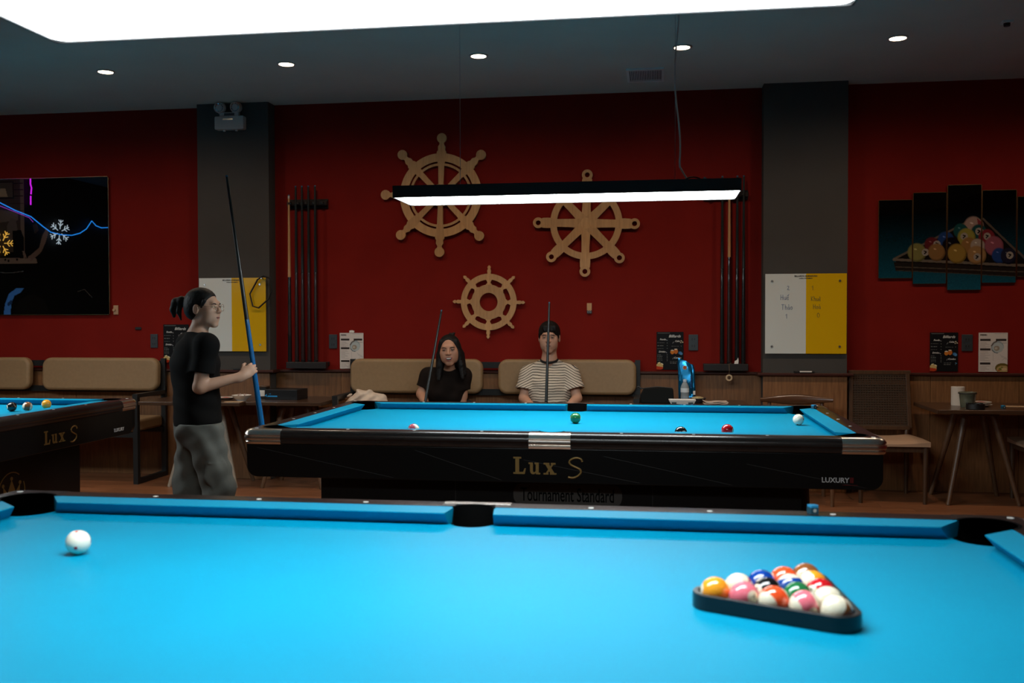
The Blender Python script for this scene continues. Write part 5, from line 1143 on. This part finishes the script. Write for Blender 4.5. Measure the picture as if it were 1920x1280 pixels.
class Head:
    def __init__(s, c, fwd, up=(0, 0, 1), size=1.):
        s.c = _v(c); s.f = unit(fwd); u = _v(up); s.u = unit(u - s.f * (u @ s.f)); s.r = np.cross(s.f, s.u); s.s = size; s.ax = (s.r, s.f, s.u)
    def p(s, x, f, u): return s.c + (s.r * x + s.f * f + s.u * u) * s.s
    def skin(s, F, neck, nr=.052, smile=False):
        z = s.s; E = lambda c, r, k=.02, op='u': F.ell(s.p(*c), s.ax, [q * z for q in r], k * z, op); Cp = lambda a, b, r1, r2=None, k=.015, op='u': F.cap(s.p(*a), s.p(*b), r1 * z, (r2 or r1) * z, k * z, op)
        E((0, -.010, .034), (.073, .091, .080)); E((0, .024, -.026), (.059, .068, .080), .03)
        Cp((-.034, .022, -.070), (.034, .022, -.070), .022, k=.03); Cp((-.010, .070, -.095), (.010, .070, -.095), .017, k=.03)
        for q in (-1, 1): E((q * .040, .058, -.014), (.025, .024, .024), .025); E((q * .036, .046, -.046), (.026, .030, .036), .025)
        Cp((-.030, .080, .030), (.030, .080, .030), .011, k=.02)
        for q in (-1, 1): E((q * .031, .104, .008), (.017, .016, .012), .014, 's'); E((q * .031, .079, .008), (.016, .013, .011), .006)
        Cp((0, .088, .016), (0, .107, -.018), .0065, .0105, .012)
        for q in (-1, 1): E((q * .0115, .098, -.022), (.0085, .010, .007), .008)
        E((0, .076, -.056), (.029, .018, .022), .02)
        if not smile: Cp((-.014, .087, -.050), (.014, .087, -.050), .0048, k=.006); Cp((-.012, .087, -.061), (.012, .087, -.061), .0055, k=.006)
        for q in (-1, 1): E((q * .076, -.006, -.006), (.009, .019, .030), .006); E((q * .086, .0, -.004), (.006, .009, .016), .005, 's')
        F.cap(s.p(0, -.020, -.055), neck, nr * z, nr * 1.06, .03)
    def face(s, parent, brow=(.012, .010, .009), tilt=.0, smile=False, lip=(.30, .09, .07)):
        z = s.s; mb = MB; me = mat('eye_white', (.55, .52, .48), rough=.2); mi = mat('eye_iris', (.008, .006, .005), rough=.15); mbz = mat('brow_hair', brow, rough=.8); ml = mat('lips_%d' % int(lip[0] * 100), lip, rough=.4); mm = mat('mouth_dark', (.03, .008, .007), rough=.6); mt = mat('teeth', (.62, .58, .5), rough=.3)
        for q in (-1, 1):
            ring = [s.p(q * .031 + .0135 * math.cos(a), .0905 - .006 * abs(math.cos(a)), .008 + .0040 * math.sin(a)) for a in np.linspace(0, 2 * PI, 17)[:-1]]
            c0 = s.p(q * .031, .0935, .008); e = mb().add([c0] + ring, [(0, 1 + i, 1 + (i + 1) % 16) for i in range(16)]).build('eye', me, parent, smooth=180)
            ring = [s.p(q * .031 + .0056 * math.cos(a), .0938 - .0005, .008 + .0042 * math.sin(a)) for a in np.linspace(0, 2 * PI, 13)[:-1]]
            mb().add([s.p(q * .031, .0948, .008)] + ring, [(0, 1 + i, 1 + (i + 1) % 12) for i in range(12)]).build('iris', mi, e, smooth=180)
            mb().tube([s.p(q * (.031 + t * .015), .0925 - .005 * abs(t), .0125 - .0035 * t * t) for t in np.linspace(-1, 1, 7)], .0013 * z, 6).build('eyelid_line', mi, parent, smooth=180)
            mb().tube([s.p(q * (.033 + t * .019), .0915 - .010 * max(0, t), .0275 - .006 * t * t + tilt * t) for t in np.linspace(-1, 1, 7)], [.0018 * z, .0026 * z, .003 * z, .003 * z, .0028 * z, .002 * z, .001 * z], 6).build('eyebrow', mbz, parent, smooth=180)
        if smile:
            P = [(-.026, -.052), (-.013, -.0485), (0, -.0475), (.013, -.0485), (.026, -.052), (.016, -.066), (0, -.070), (-.016, -.066)]
            mb().add([s.p(x, .0995 - 12 * x * x, u) for x, u in P], [tuple(range(8))]).build('open_mouth', mm, parent)
            P = [(-.021, -.0515), (-.012, -.0495), (0, -.049), (.012, -.0495), (.021, -.0515), (.012, -.0575), (0, -.0590), (-.012, -.0575)]
            mb().add([s.p(x, .1005 - 12 * x * x, u) for x, u in P], [tuple(range(8))]).build('teeth', mt, parent)
            mb().tube([s.p(x, .0995 - 12 * x * x, u) for x, u in ((-.027, -.051), (-.013, -.0465), (0, -.0455), (.013, -.0465), (.027, -.051))], .0024 * z, 6).build('upper_lip', ml, parent, smooth=180); mb().tube([s.p(x, .0995 - 12 * x * x, u) for x, u in ((-.027, -.051), (-.016, -.067), (0, -.0715), (.016, -.067), (.027, -.051))], .003 * z, 6).build('lower_lip', ml, parent, smooth=180)
        else:
            mb().tube([s.p(x, .0955 - 10 * x * x, -.0505 - 3 * abs(x) * abs(x)) for x in np.linspace(-.020, .020, 7)], [.001, .0028, .0036, .0032, .0036, .0028, .001], 8).build('upper_lip', ml, parent, smooth=180)
            mb().tube([s.p(x, .0955 - 10 * x * x, -.0590 + 6 * x * x) for x in np.linspace(-.017, .017, 7)], [.001, .003, .004, .0042, .004, .003, .001], 8).build('lower_lip', ml, parent, smooth=180)
            mb().tube([s.p(x, .0985 - 10 * x * x, -.0545) for x in np.linspace(-.020, .020, 7)], .0009, 6).build('mouth_line', mm, parent, smooth=180)
def hand(F, w, fwd, palm, thumb, curl=(.5, .6, .4), s=1., spread=.0, tcurl=.5):
    """w wrist, fwd along the hand, palm: direction the palm faces, thumb: side the thumb is on"""
    w = _v(w); f = unit(fwd); n = _v(palm); n = unit(n - f * (n @ f)); t = _v(thumb); t = unit(t - f * (t @ f) - n * (t @ n))
    F.ell(w + f * .046 * s, (t, f, n), (.039 * s, .052 * s, .0155 * s), .012); F.cap(w - f * .02, w + f * .02 * s, .026 * s, .027 * s, .02, flat=(n, 1.3))
    for i, (o, L) in enumerate(((.029, .068), (.010, .076), (-.009, .071), (-.027, .057))):
        p = w + f * (.084 - .006 * abs(i - 1)) * s + t * o * s; d = unit(f + t * spread * (1.5 - i) * .3); ang = 0
        for j, q in enumerate((.44, .31, .25)):
            ang += curl[j]; e = d * math.cos(ang) + n * math.sin(ang); p2 = p + e * L * q * 1.05 * s; F.cap(p, p2, (.0086 - .0008 * j) * s, (.0080 - .0009 * j) * s, .004); p = p2
    p = w + f * .026 * s + t * .030 * s + n * .006 * s; d = unit(f * .75 + t * .62 + n * .25); d2 = unit(f * (.9 - .3 * tcurl) + t * (.35 - .3 * tcurl) + n * tcurl)
    p2 = p + d * .038 * s; F.cap(p, p2, .0115 * s, .0095 * s, .010); p3 = p2 + d2 * .030 * s; F.cap(p2, p3, .0095 * s, .0085 * s, .005); F.cap(p3, p3 + unit(d2 + n * tcurl * .5) * .022 * s, .0085 * s, .0068 * s, .004)
def sleeves(F, nb, arms, cut, r1, r2, hollow):
    for a, b in arms:
        S_ = Field(F.lo, F.lo + F.h * (np.array(F.n) - 1), F.h); S_.F = np.full(F.n, .15, np.float32); S_.ax = F.ax; S_.n = F.n; u_ = unit(b - a); q0 = a + (b - a) * cut
        S_.cap(nb - UP * .016, a, .049, r1, .05); S_.cap(a, q0 + u_ * .03, r1, r2, .05); sl, (X, Y, Z) = S_.loc(q0 - .16, q0 + .16)
        d = (X - q0[0]) * u_[0] + (Y - q0[1]) * u_[1] + (Z - q0[2]) * u_[2]; S_.F[sl] = np.maximum(S_.F[sl], d); S_.cap(q0 - u_ * .004, q0 + u_ * .10, hollow - .012, hollow + .004, .004, 's'); F.merge(S_, .025)
def skinmat(name, col): return mat(name, col, rough=.5, noise=.05, nscale=25., spec=.4)
def strands(Hd, amp, freq):
    def fn(X, Y, Z):
        px, py, pz = X - Hd.c[0], Y - Hd.c[1], Z - Hd.c[2]; a = px * Hd.r[0] + py * Hd.r[1] + pz * Hd.r[2]; b = px * Hd.f[0] + py * Hd.f[1] + pz * Hd.f[2]
        return amp * np.sin(freq * (a * 1.3 + .25 * np.sin(40 * b + 9 * pz)) + 70 * b)
    return fn
m_hair = mat('black_hair', (.005, .0042, .0038), rough=.6, spec=.25, noise=.4, nscale=60., stretch=(1, 1, .15), bump=.5, bscale=140)
def person(label, base):
    t = thing('person', label, 'person', tuple(base)); return t
def place(name, me, t, base):
    M = Matrix.Translation(-Vector(base)); me.transform(M); return link(name, me, t)
class Shift:                     # lets the face helper draw in the person's own frame
    pass
def local_face(Hd, base, t, **kw): c = Hd.c.copy(); Hd.c = Hd.c - _v(base); Hd.face(t, **kw); Hd.c = c
VOX = .0042
# ============ the standing player with the ponytail
D0 = 5.5; base = atD(378, 1044, D0); base[2] = 0.; base = tuple(float(q) for q in base)
HX = unit((CX[0], CX[1], 0)); HF = unit((CF[0], CF[1], 0)); UP = np.array([0, 0, 1.])
A = lambda px, py, dz=0.: atD(px, py, D0) + HF * dz
tf = HX * math.cos(math.radians(35)) + HF * math.sin(math.radians(35)); tr = np.cross(tf, UP)     # torso forward and her right
nb = A(371, 628); chest = A(366, 680); pel = A(373, 806)
shR, shL = A(370, 646) + tr * .165, A(370, 646) - tr * .165
elR, wrR = A(391, 722, -.155), A(459, 704, -.055)
elL, wrL = A(340, 728, .13), A(352, 775, .20)
hipR, hipL = pel + tr * .085, pel - tr * .085
knR, knL = A(411, 915) + tr * .02 - HF * .03, A(350, 915) + HF * .06
anR, anL = A(407, 1022) - HF * .03, A(352, 1022) + HF * .07; anR[2] = anL[2] = .075
Hd = Head(A(381, 578), HX * math.cos(.20) - HF * math.sin(.20), UP + HX * -.05, .96)
t = person('standing person with ponytail and glasses in black tee holding a blue cue', base)
F = Field((base[0] - .42, base[1] - .42, 0), (base[0] + .55, base[1] + .5, 1.60), VOX)
Hd.skin(F, nb, .042)
F.cap(nb, chest, .05, .10, .04); F.ell(chest, (tr, tf, UP), (.14, .095, .17), .04); F.cap(chest, pel, .105, .115, .05, flat=(tf, 1.25)); F.ell(pel, (tr, tf, UP), (.15, .11, .11), .04)
for a, b, c in ((shR, elR, wrR), (shL, elL, wrL)): F.cap(nb - UP * .015, a, .036, .045, .03); F.cap(a, b, .045, .036, .03); F.cap(b, c, .0375, .0235, .015)
for a, b, c in ((hipR, knR, anR), (hipL, knL, anL)): F.cap(a, b, .08, .052, .03); F.cap(b, c, .05, .034, .02)
gdir = unit(A(473, 688) - wrR - HF * .02); cueax = unit(A(424, 328) - A(492, 812))
hand(F, wrR, gdir + HX * .2, HF, cueax, (.75, 1.35, .9), .9, tcurl=.9); hand(F, wrL, unit(wrL - elL), -tr, tf, (.3, .4, .3), .95)
m_sk1 = skinmat('fair_skin', (.46, .26, .17)); place('body', F.mesh('body', m_sk1), t, base); local_face(Hd, base, t, lip=(.34, .13, .10))
# hair
F = Field(Hd.c - .30, Hd.c + .30, .0045); E = lambda c, r, k=.02, op='u': F.ell(Hd.p(*c), Hd.ax, [q * Hd.s for q in r], k, op)
E((0, -.016, .040), (.079, .098, .083)); E((0, -.05, -.01), (.070, .062, .062), .03); E((0, .082, -.022), (.09, .068, .092), .012, 's'); E((0, .045, -.10), (.09, .085, .07), .02, 's')
for q in (-1, 1): E((q * .086, -.002, -.008), (.022, .022, .030), .008, 's'); F.cap(Hd.p(q * .070, .045, .045), Hd.p(q * .072, .028, .005), .010, .004, .012)
F.ripple(strands(Hd, .0012, 330))
for a, b, r1, r2 in (((0, -.095, .02), (0, -.135, .045), .020, .026), ((0, -.135, .045), (.0, -.172, .035), .026, .027), ((0, -.172, .035), (.0, -.190, -.005), .027, .022), ((0, -.190, -.005), (0, -.188, -.045), .020, .010), ((.01, -.14, .035), (.012, -.150, -.02), .018, .014), ((.012, -.150, -.02), (.012, -.135, -.068), .014, .005)): F.cap(Hd.p(*a), Hd.p(*b), r1, r2, .008)
hr = place('hair', F.mesh('hair', m_hair), t, base)
c0 = Hd.c.copy(); Hd.c = c0 - _v(base); MB().tube([Hd.p(.020 * math.cos(a), -.104 - .008 * math.sin(a), .026 + .020 * math.sin(a)) for a in np.linspace(0, 2 * PI, 17)[:-1]], .005, 6, closed=True).build('hair_tie', m_black, hr, smooth=180)
gl = MB().tube([Hd.p(.031 + .0215 * math.cos(a), .109 - .005 * abs(math.cos(a)), .003 + .0195 * math.sin(a)) for a in np.linspace(0, 2 * PI, 25)[:-1]], .0011, 6, closed=True); gl.tube([Hd.p(-.031 + .0215 * math.cos(a), .109 - .005 * abs(math.cos(a)), .003 + .0195 * math.sin(a)) for a in np.linspace(0, 2 * PI, 25)[:-1]], .0011, 6, closed=True); gl.tube([Hd.p(-.0095, .109, .008), Hd.p(0, .111, .010), Hd.p(.0095, .109, .008)], .0011, 6)
for q in (-1, 1): gl.tube([Hd.p(q * .0525, .104, .008), Hd.p(q * .068, .07, .012), Hd.p(q * .0775, .015, .012), Hd.p(q * .078, -.01, .004)], .0011, 6)
gl.build('glasses', mat('pale_gold_wire', (.6, .48, .33), rough=.25, metal=1.), t, smooth=180); Hd.c = c0
# black tee
F = Field((base[0] - .42, base[1] - .42, .60), (base[0] + .42, base[1] + .42, 1.36), VOX)
F.cap(nb - UP * .02, chest, .062, .125, .05, flat=(tf, 1.15)); F.ell(chest - UP * .02, (tr, tf, UP), (.168, .122, .19), .05)
hem = A(370, 793); F.cap(chest - UP * .03, hem + UP * .02, .152, .165, .05, flat=(tf, 1.3))
F.ripple(lambda X, Y, Z: .004 * np.sin(34 * (X * .8 + Y * .5) + 3 * np.sin(9 * Z)) * np.clip((1.20 - Z) * 3, .0, 1) + .0025 * np.sin(60 * Z + 25 * X))
F.half(A(372, 795), -UP + HX * .06)
sleeves(F, nb, ((shR, elR), (shL, elL)), .66, .058, .068, .056)
F.neckline(nb + UP * .008, UP + tf * .30)
m_tee = mat('black_cotton', (.0045, .0042, .004), rough=.9, spec=.12, bump=.2, bscale=400); place('tee_shirt', F.mesh('tee_shirt', m_tee), t, base)
# grey cargo trousers
F = Field((base[0] - .36, base[1] - .36, .03), (base[0] + .36, base[1] + .36, .88), VOX)
F.ell(pel + UP * .015, (tr, tf, UP), (.172, .132, .13), .05)
for a, b, c in ((hipR, knR, anR), (hipL, knL, anL)): F.cap(a, b, .100, .086, .03); F.cap(b, c + UP * .02, .088, .086, .03)
pk = (hipR + knR) / 2 + tr * .080 - UP * .06
F.ell(pk, (tf, UP, tr), (.070, .095, .022), .012); F.cap(pk + tf * .055 + UP * .050 + tr * .014, pk - tf * .055 + UP * .058 + tr * .014, .004, .004, .004)
F.ripple(lambda X, Y, Z: .007 * np.sin(48 * (X * .9 - Y * .4) + 3 * np.sin(7 * Z + 8 * X)) * np.clip((Z - .35) * 3, .3, 1) + .005 * np.sin(26 * Z + 17 * X + 3 * np.sin(20 * Y)) + .003 * np.sin(55 * Z - 30 * X))
F.half(pel + UP * .045, UP); F.half((0, 0, .06), -UP)
m_cargo = mat('grey_green_cotton', (.095, .095, .082), rough=.85, noise=.12, nscale=12., bump=.3, bscale=350); place('cargo_trousers', F.mesh('cargo_trousers', m_cargo), t, base)
m_shoe = mat('white_sneaker', (.35, .34, .32), rough=.6)
def shoe(an, d, t, base, mm=None):
    d = unit((d[0], d[1], 0)); an = _v(an); F = Field((an[0] - .25, an[1] - .25, -.01), (an[0] + .25, an[1] + .25, .18), .006); g = np.array([an[0], an[1], .0])
    F.cap(g - d * .05 + UP * .042, g + d * .14 + UP * .036, .042, .036, .02, flat=(np.cross(d, UP), 1.05)); F.cap(g + UP * .05 - d * .02, g + UP * .10 - d * .02, .042, .040, .03); F.half((0, 0, .003), -UP); place('shoe', F.mesh('shoe', mm or m_shoe), t, base)
shoe(anR, tf, t, base); shoe(anL, tf, t, base)
# her cue runs just behind the palm
hc = wrR + unit(gdir + HX * .2) * .070 + HF * .034; tip, butt = A(424, 328), A(492, 812); s_ = (hc[2] - butt[2]) / (tip[2] - butt[2]); off_ = hc - (butt + (tip - butt) * s_)
off_ = HF * (off_ @ HF) + HX * (off_ @ HX) * .5
cue(butt + off_, tip + off_, 'dark shafted blue butt cue held upright by the ponytail player', m_dkcue, m_bluebutt, joint=.44, fat=1.18, band=m_dkcue)
# ============ seated people
def seated(label, px, Yh, head, shl, els, wrs, hs, Yc, fwd, up, shirtmat, hairfn, skin, female, faceargs, loose=.0, palm_rest=True, sleeve=.72, collar=None, noframe=False):
    """pixel joints: head centre, both shoulders, elbows, wrists (each (px, py, Y)); the pelvis sits on the bench"""
    neck = onY(px[0], px[1], Yc - .02); pel = np.array([neck[0], -.29, BZT + .095]); base = (float(neck[0]), -.35, 0.)
    t = person(label, base); sh = [onY(*q) for q in shl]; el = [onY(*q) for q in els]; wr = [onY(*q) for q in wrs]
    Hd = Head(onY(head[0], head[1], Yh), fwd, up, hs); chest = (sh[0] + sh[1]) / 2 - UP * .10; tr = unit(sh[0] - sh[1]); tf = np.cross(UP, tr); tf = unit(tf)
    knees = [pel + np.array([q * .13, -.42, -.02]) for q in (-1, 1)]; ank = [np.array([k[0] * 1. , k[1] + .0, .08]) for k in knees]
    F = Field((neck[0] - .42, -1.02, 0), (neck[0] + .42, -.08, 1.42), VOX); Hd.skin(F, neck, .044 if female else .052, faceargs.get('smile', False))
    F.cap(neck, chest, .05, .10, .04); F.ell(chest, (tr, tf, UP), (.14, .09, .15), .04); F.cap(chest, pel, .10, .115, .05, flat=(tf, 1.2)); F.ell(pel, (tr, tf, UP), (.155, .12, .095), .04)
    for a, b, c in zip(sh, el, wr): F.cap(neck - UP * .015, a, .034, .045, .03); F.cap(a, b, .046, .037, .03); F.cap(b, c, .038, .025, .015); hand(F, c, c - b, (0, .2, -1), -tr if a is sh[0] else tr, (.25, .35, .25), .95 if female else 1.05)
    for k, a, q in zip(knees, ank, (-1, 1)): F.cap(pel + np.array([q * .085, -.03, -.01]), k, .082, .056, .03); F.cap(k, a, .052, .036, .02)
    place('body', F.mesh('body', skin), t, base); local_face(Hd, base, t, **faceargs)
    F = Field(Hd.c - np.array((.24, .28, .42)), Hd.c + np.array((.24, .28, .22)), .0042); hairfn(F, Hd); place('hair', F.mesh('hair', m_hair), t, base)
    # shirt
    F = Field((neck[0] - .42, -.78, .48), (neck[0] + .42, -.10, neck[2] + .06), VOX); g = loose
    F.cap(neck - UP * .025, chest, .060, .115 + g, .05, flat=(tf, 1.2)); F.ell(chest, (tr, tf, UP), (.158 + g, .112 + g * .5, .17), .05); F.cap(chest, pel + UP * .0, .125 + g, .145 + g, .05, flat=(tf, 1.25))
    F.ripple(lambda X, Y, Z: .0035 * np.sin(38 * X + 3 * np.sin(13 * Z)) * np.clip((.98 - Z) * 5, 0, 1) + .0025 * np.sin(55 * Z + 18 * X))
    sleeves(F, neck, list(zip(sh, el)), sleeve, .056 + g * .5, .062 + g * 1.3, .051 + g * 1.2)
    F.neckline(neck + UP * .010, UP + tf * (.30 if noframe else .12)); F.half((0, 0, BZT + .01), -UP)
    sm_ = place('tee_shirt', F.mesh('tee_shirt', shirtmat), t, base)
    if collar: nl = neck - _v(base); MB().tube([nl + UP * (.004 - .020 * max(0, math.sin(a))) + tr * .064 * math.cos(a) + tf * (.062 * math.sin(a) + .004) for a in np.linspace(0, 2 * PI, 33)[:-1]], .0095, 8, closed=True).build('collar', collar, sm_, smooth=180)
    F = Field((neck[0] - .32, -.88, .04), (neck[0] + .32, -.12, .76), .0055); F.ell(pel - UP * .005, (tr, tf, UP), (.17, .135, .10), .05)
    for k, a, q in zip(knees, ank, (-1, 1)): F.cap(pel + np.array([q * .085, -.03, -.005]), k, .096, .075, .04); F.cap(k, a + UP * .02, .074, .062, .04)
    F.half((0, 0, .06), -UP); F.half((0, 0, BZT + .003), -UP) if False else None
    place('trousers', F.mesh('trousers', mat('dark_denim', (.018, .018, .022), rough=.85, bump=.2, bscale=300)), t, base)
    for a in ank: shoe(a, (0, -1, 0), t, base, m_black)
    return t, Hd
def hair_man(F, H):
    E = lambda c, r, k=.02, op='u': F.ell(H.p(*c), H.ax, [q * H.s for q in r], k, op)
    E((0, -.012, .046), (.082, .100, .084)); E((0, -.045, .0), (.076, .068, .06), .03); E((0, .090, -.042), (.074, .070, .094), .010, 's'); E((0, .02, -.115), (.11, .13, .085), .02, 's')
    for q in (-1, 1): E((q * .088, -.004, -.010), (.020, .022, .030), .006, 's'); F.cap(H.p(q * .073, .030, .03), H.p(q * .074, .024, -.005), .008, .004, .01)
    for x in (-.045, -.02, .008, .034): F.cap(H.p(x, .072, .085), H.p(x - .006, .086, .058), .016, .007, .014)
    F.ripple(strands(H, .0014, 260))
def hair_long(F, H):
    E = lambda c, r, k=.02, op='u': F.ell(H.p(*c), H.ax, [q * H.s for q in r], k, op)
    E((0, -.014, .038), (.079, .096, .080)); E((0, -.055, -.05), (.084, .050, .12), .03); E((0, .078, -.016), (.062, .064, .098), .008, 's')
    for q in (-1, 1):
        F.cap(H.p(q * .060, .036, .070), H.p(q * .074, .030, -.03), .014, .013, .015, flat=(H.r, 1.2)); F.cap(H.p(q * .074, .030, -.03), H.p(q * .078, .034, -.11), .014, .020, .015); F.cap(H.p(q * .078, .034, -.11), H.p(q * .090, .060, -.21), .024, .014, .02, flat=(H.f, 1.5))
        E((q * .074, .0, -.005), (.016, .036, .055), .015)
        F.cap(H.p(q * .074, -.02, -.04), H.p(q * .092, -.005, -.18), .034, .028, .03)
    F.cap(H.p(-.022, -.02, .112), H.p(-.040, -.015, .122), .014, .010, .01); F.cap(H.p(-.022, -.02, .112), H.p(-.008, -.02, .124), .010, .006, .008)
    F.ripple(strands(H, .0014, 260))
m_sk2 = skinmat('light_brown_skin', (.42, .21, .13)); m_sk3 = skinmat('warm_fair_skin', (.47, .25, .165))
m_tee2 = mat('dark_brown_cotton', (.011, .007, .0055), rough=.9, spec=.12, bump=.2, bscale=400)
ms = bpy.data.materials.new('striped_cotton'); ms.use_nodes = True; nt = ms.node_tree; b = nt.nodes['Principled BSDF']; tc = nd(nt, 'ShaderNodeTexCoord'); sp = nd(nt, 'ShaderNodeSeparateXYZ'); nt.links.new(tc.outputs['Object'], sp.inputs[0])
nz = nd(nt, 'ShaderNodeTexNoise'); nz.inputs['Scale'].default_value = 9.; nt.links.new(tc.outputs['Object'], nz.inputs['Vector'])
ax_ = nd(nt, 'ShaderNodeMath', operation='ABSOLUTE'); nt.links.new(sp.outputs[0], ax_.inputs[0])
sq = nd(nt, 'ShaderNodeMath', operation='MULTIPLY_ADD'); sq.inputs[1].default_value = .55; mxx = nd(nt, 'ShaderNodeMath', operation='SUBTRACT'); mxx.inputs[1].default_value = .125; mxx.use_clamp = True; nt.links.new(ax_.outputs[0], mxx.inputs[0]); nt.links.new(mxx.outputs[0], sq.inputs[0]); nt.links.new(sp.outputs[2], sq.inputs[2])
ma = nd(nt, 'ShaderNodeMath', operation='MULTIPLY_ADD'); ma.inputs[1].default_value = .022; nt.links.new(nz.outputs['Fac'], ma.inputs[0]); nt.links.new(sq.outputs[0], ma.inputs[2])
dv = nd(nt, 'ShaderNodeMath', operation='DIVIDE'); dv.inputs[1].default_value = .0205; nt.links.new(ma.outputs[0], dv.inputs[0]); fr_ = nd(nt, 'ShaderNodeMath', operation='FRACT'); nt.links.new(dv.outputs[0], fr_.inputs[0]); lt = nd(nt, 'ShaderNodeMath', operation='LESS_THAN'); lt.inputs[1].default_value = .27; nt.links.new(fr_.outputs[0], lt.inputs[0])
mx = nd(nt, 'ShaderNodeMix', data_type='RGBA'); mx.inputs['A'].default_value = (.56, .48, .38, 1); mx.inputs['B'].default_value = (.018, .013, .011, 1); nt.links.new(lt.outputs[0], mx.inputs['Factor']); nt.links.new(mx.outputs['Result'], b.inputs['Base Color']); b.inputs['Roughness'].default_value = .85
seated('smiling person in dark brown tee with long black hair on the bench', (842, 693), -.53, (843, 656), ((803, 704, -.42), (869, 704, -.42)), ((790, 738, -.44), (867, 742, -.42)), ((800, 762, -.62), (864, 782, -.45)), 1.02, -.44, (.10, -1, -.06), (-.06, 0, 1), m_tee2, hair_long, m_sk2, True, dict(smile=True, lip=(.30, .08, .065)), sleeve=.66)
seated('person in black and cream striped tee with short black hair on the bench', (1030, 675), -.33, (1030, 633), ((992, 702, -.28), (1069, 702, -.28)), ((982, 746, -.33), (1082, 746, -.33)), ((1006, 772, -.52), (1056, 772, -.52)), 1.02, -.29, (.02, -1, -.05), (0, 0, 1), ms, hair_man, m_sk3, False, dict(tilt=-.004, lip=(.34, .13, .10)), loose=.018, sleeve=.66, collar=mat('black_ribbing', (.007, .006, .006), rough=.9), noframe=True)
bt = onZ(763, 948, 0.); tp = onY(828, 581, -.74); cue(bt, tp, 'dark cue leaning beside the smiling person on the bench', m_dkcue, m_blackbutt, fat=1.12, band=m_blackbutt)
bt = onZ(1018, 950, 0.); tp = onY(1030, 566, -.78); cue(bt, tp, 'dark cue held upright in front of the striped shirt', m_dkcue, m_blackbutt, fat=1.12, band=m_blackbutt)
# ============ cloth bag on the bench
c = onY(688, 752, -.33); c[2] = BZT; F = Field((c[0] - .22, -.50, BZT - .01), (c[0] + .24, -.15, .80), .005)
I3 = np.eye(3)
F.ell((c[0], -.33, BZT + .09), I3, (.16, .10, .12), .05); F.ell((c[0] - .03, -.33, BZT + .20), I3, (.085, .06, .055), .05); F.ell((c[0] + .10, -.33, BZT + .17), I3, (.065, .05, .055), .04); F.cap((c[0] + .13, -.34, BZT + .19), (c[0] + .155, -.35, BZT + .15), .02, .024, .03); F.ell((c[0] - .12, -.34, BZT + .11), I3, (.07, .07, .09), .05)
F.ripple(lambda X, Y, Z: .007 * np.sin(60 * X + 30 * Z + 3 * np.sin(40 * Z)) + .005 * np.sin(80 * Z - 50 * X)); F.half((0, 0, BZT + .0015), -UP)
o = link('cloth_bag', F.mesh('cloth_bag', mat('cream_canvas', (.58, .46, .36), rough=.9, noise=.1, nscale=20.))); tag(o, 'crumpled cream cloth bag on the left end of the bench', 'bag')
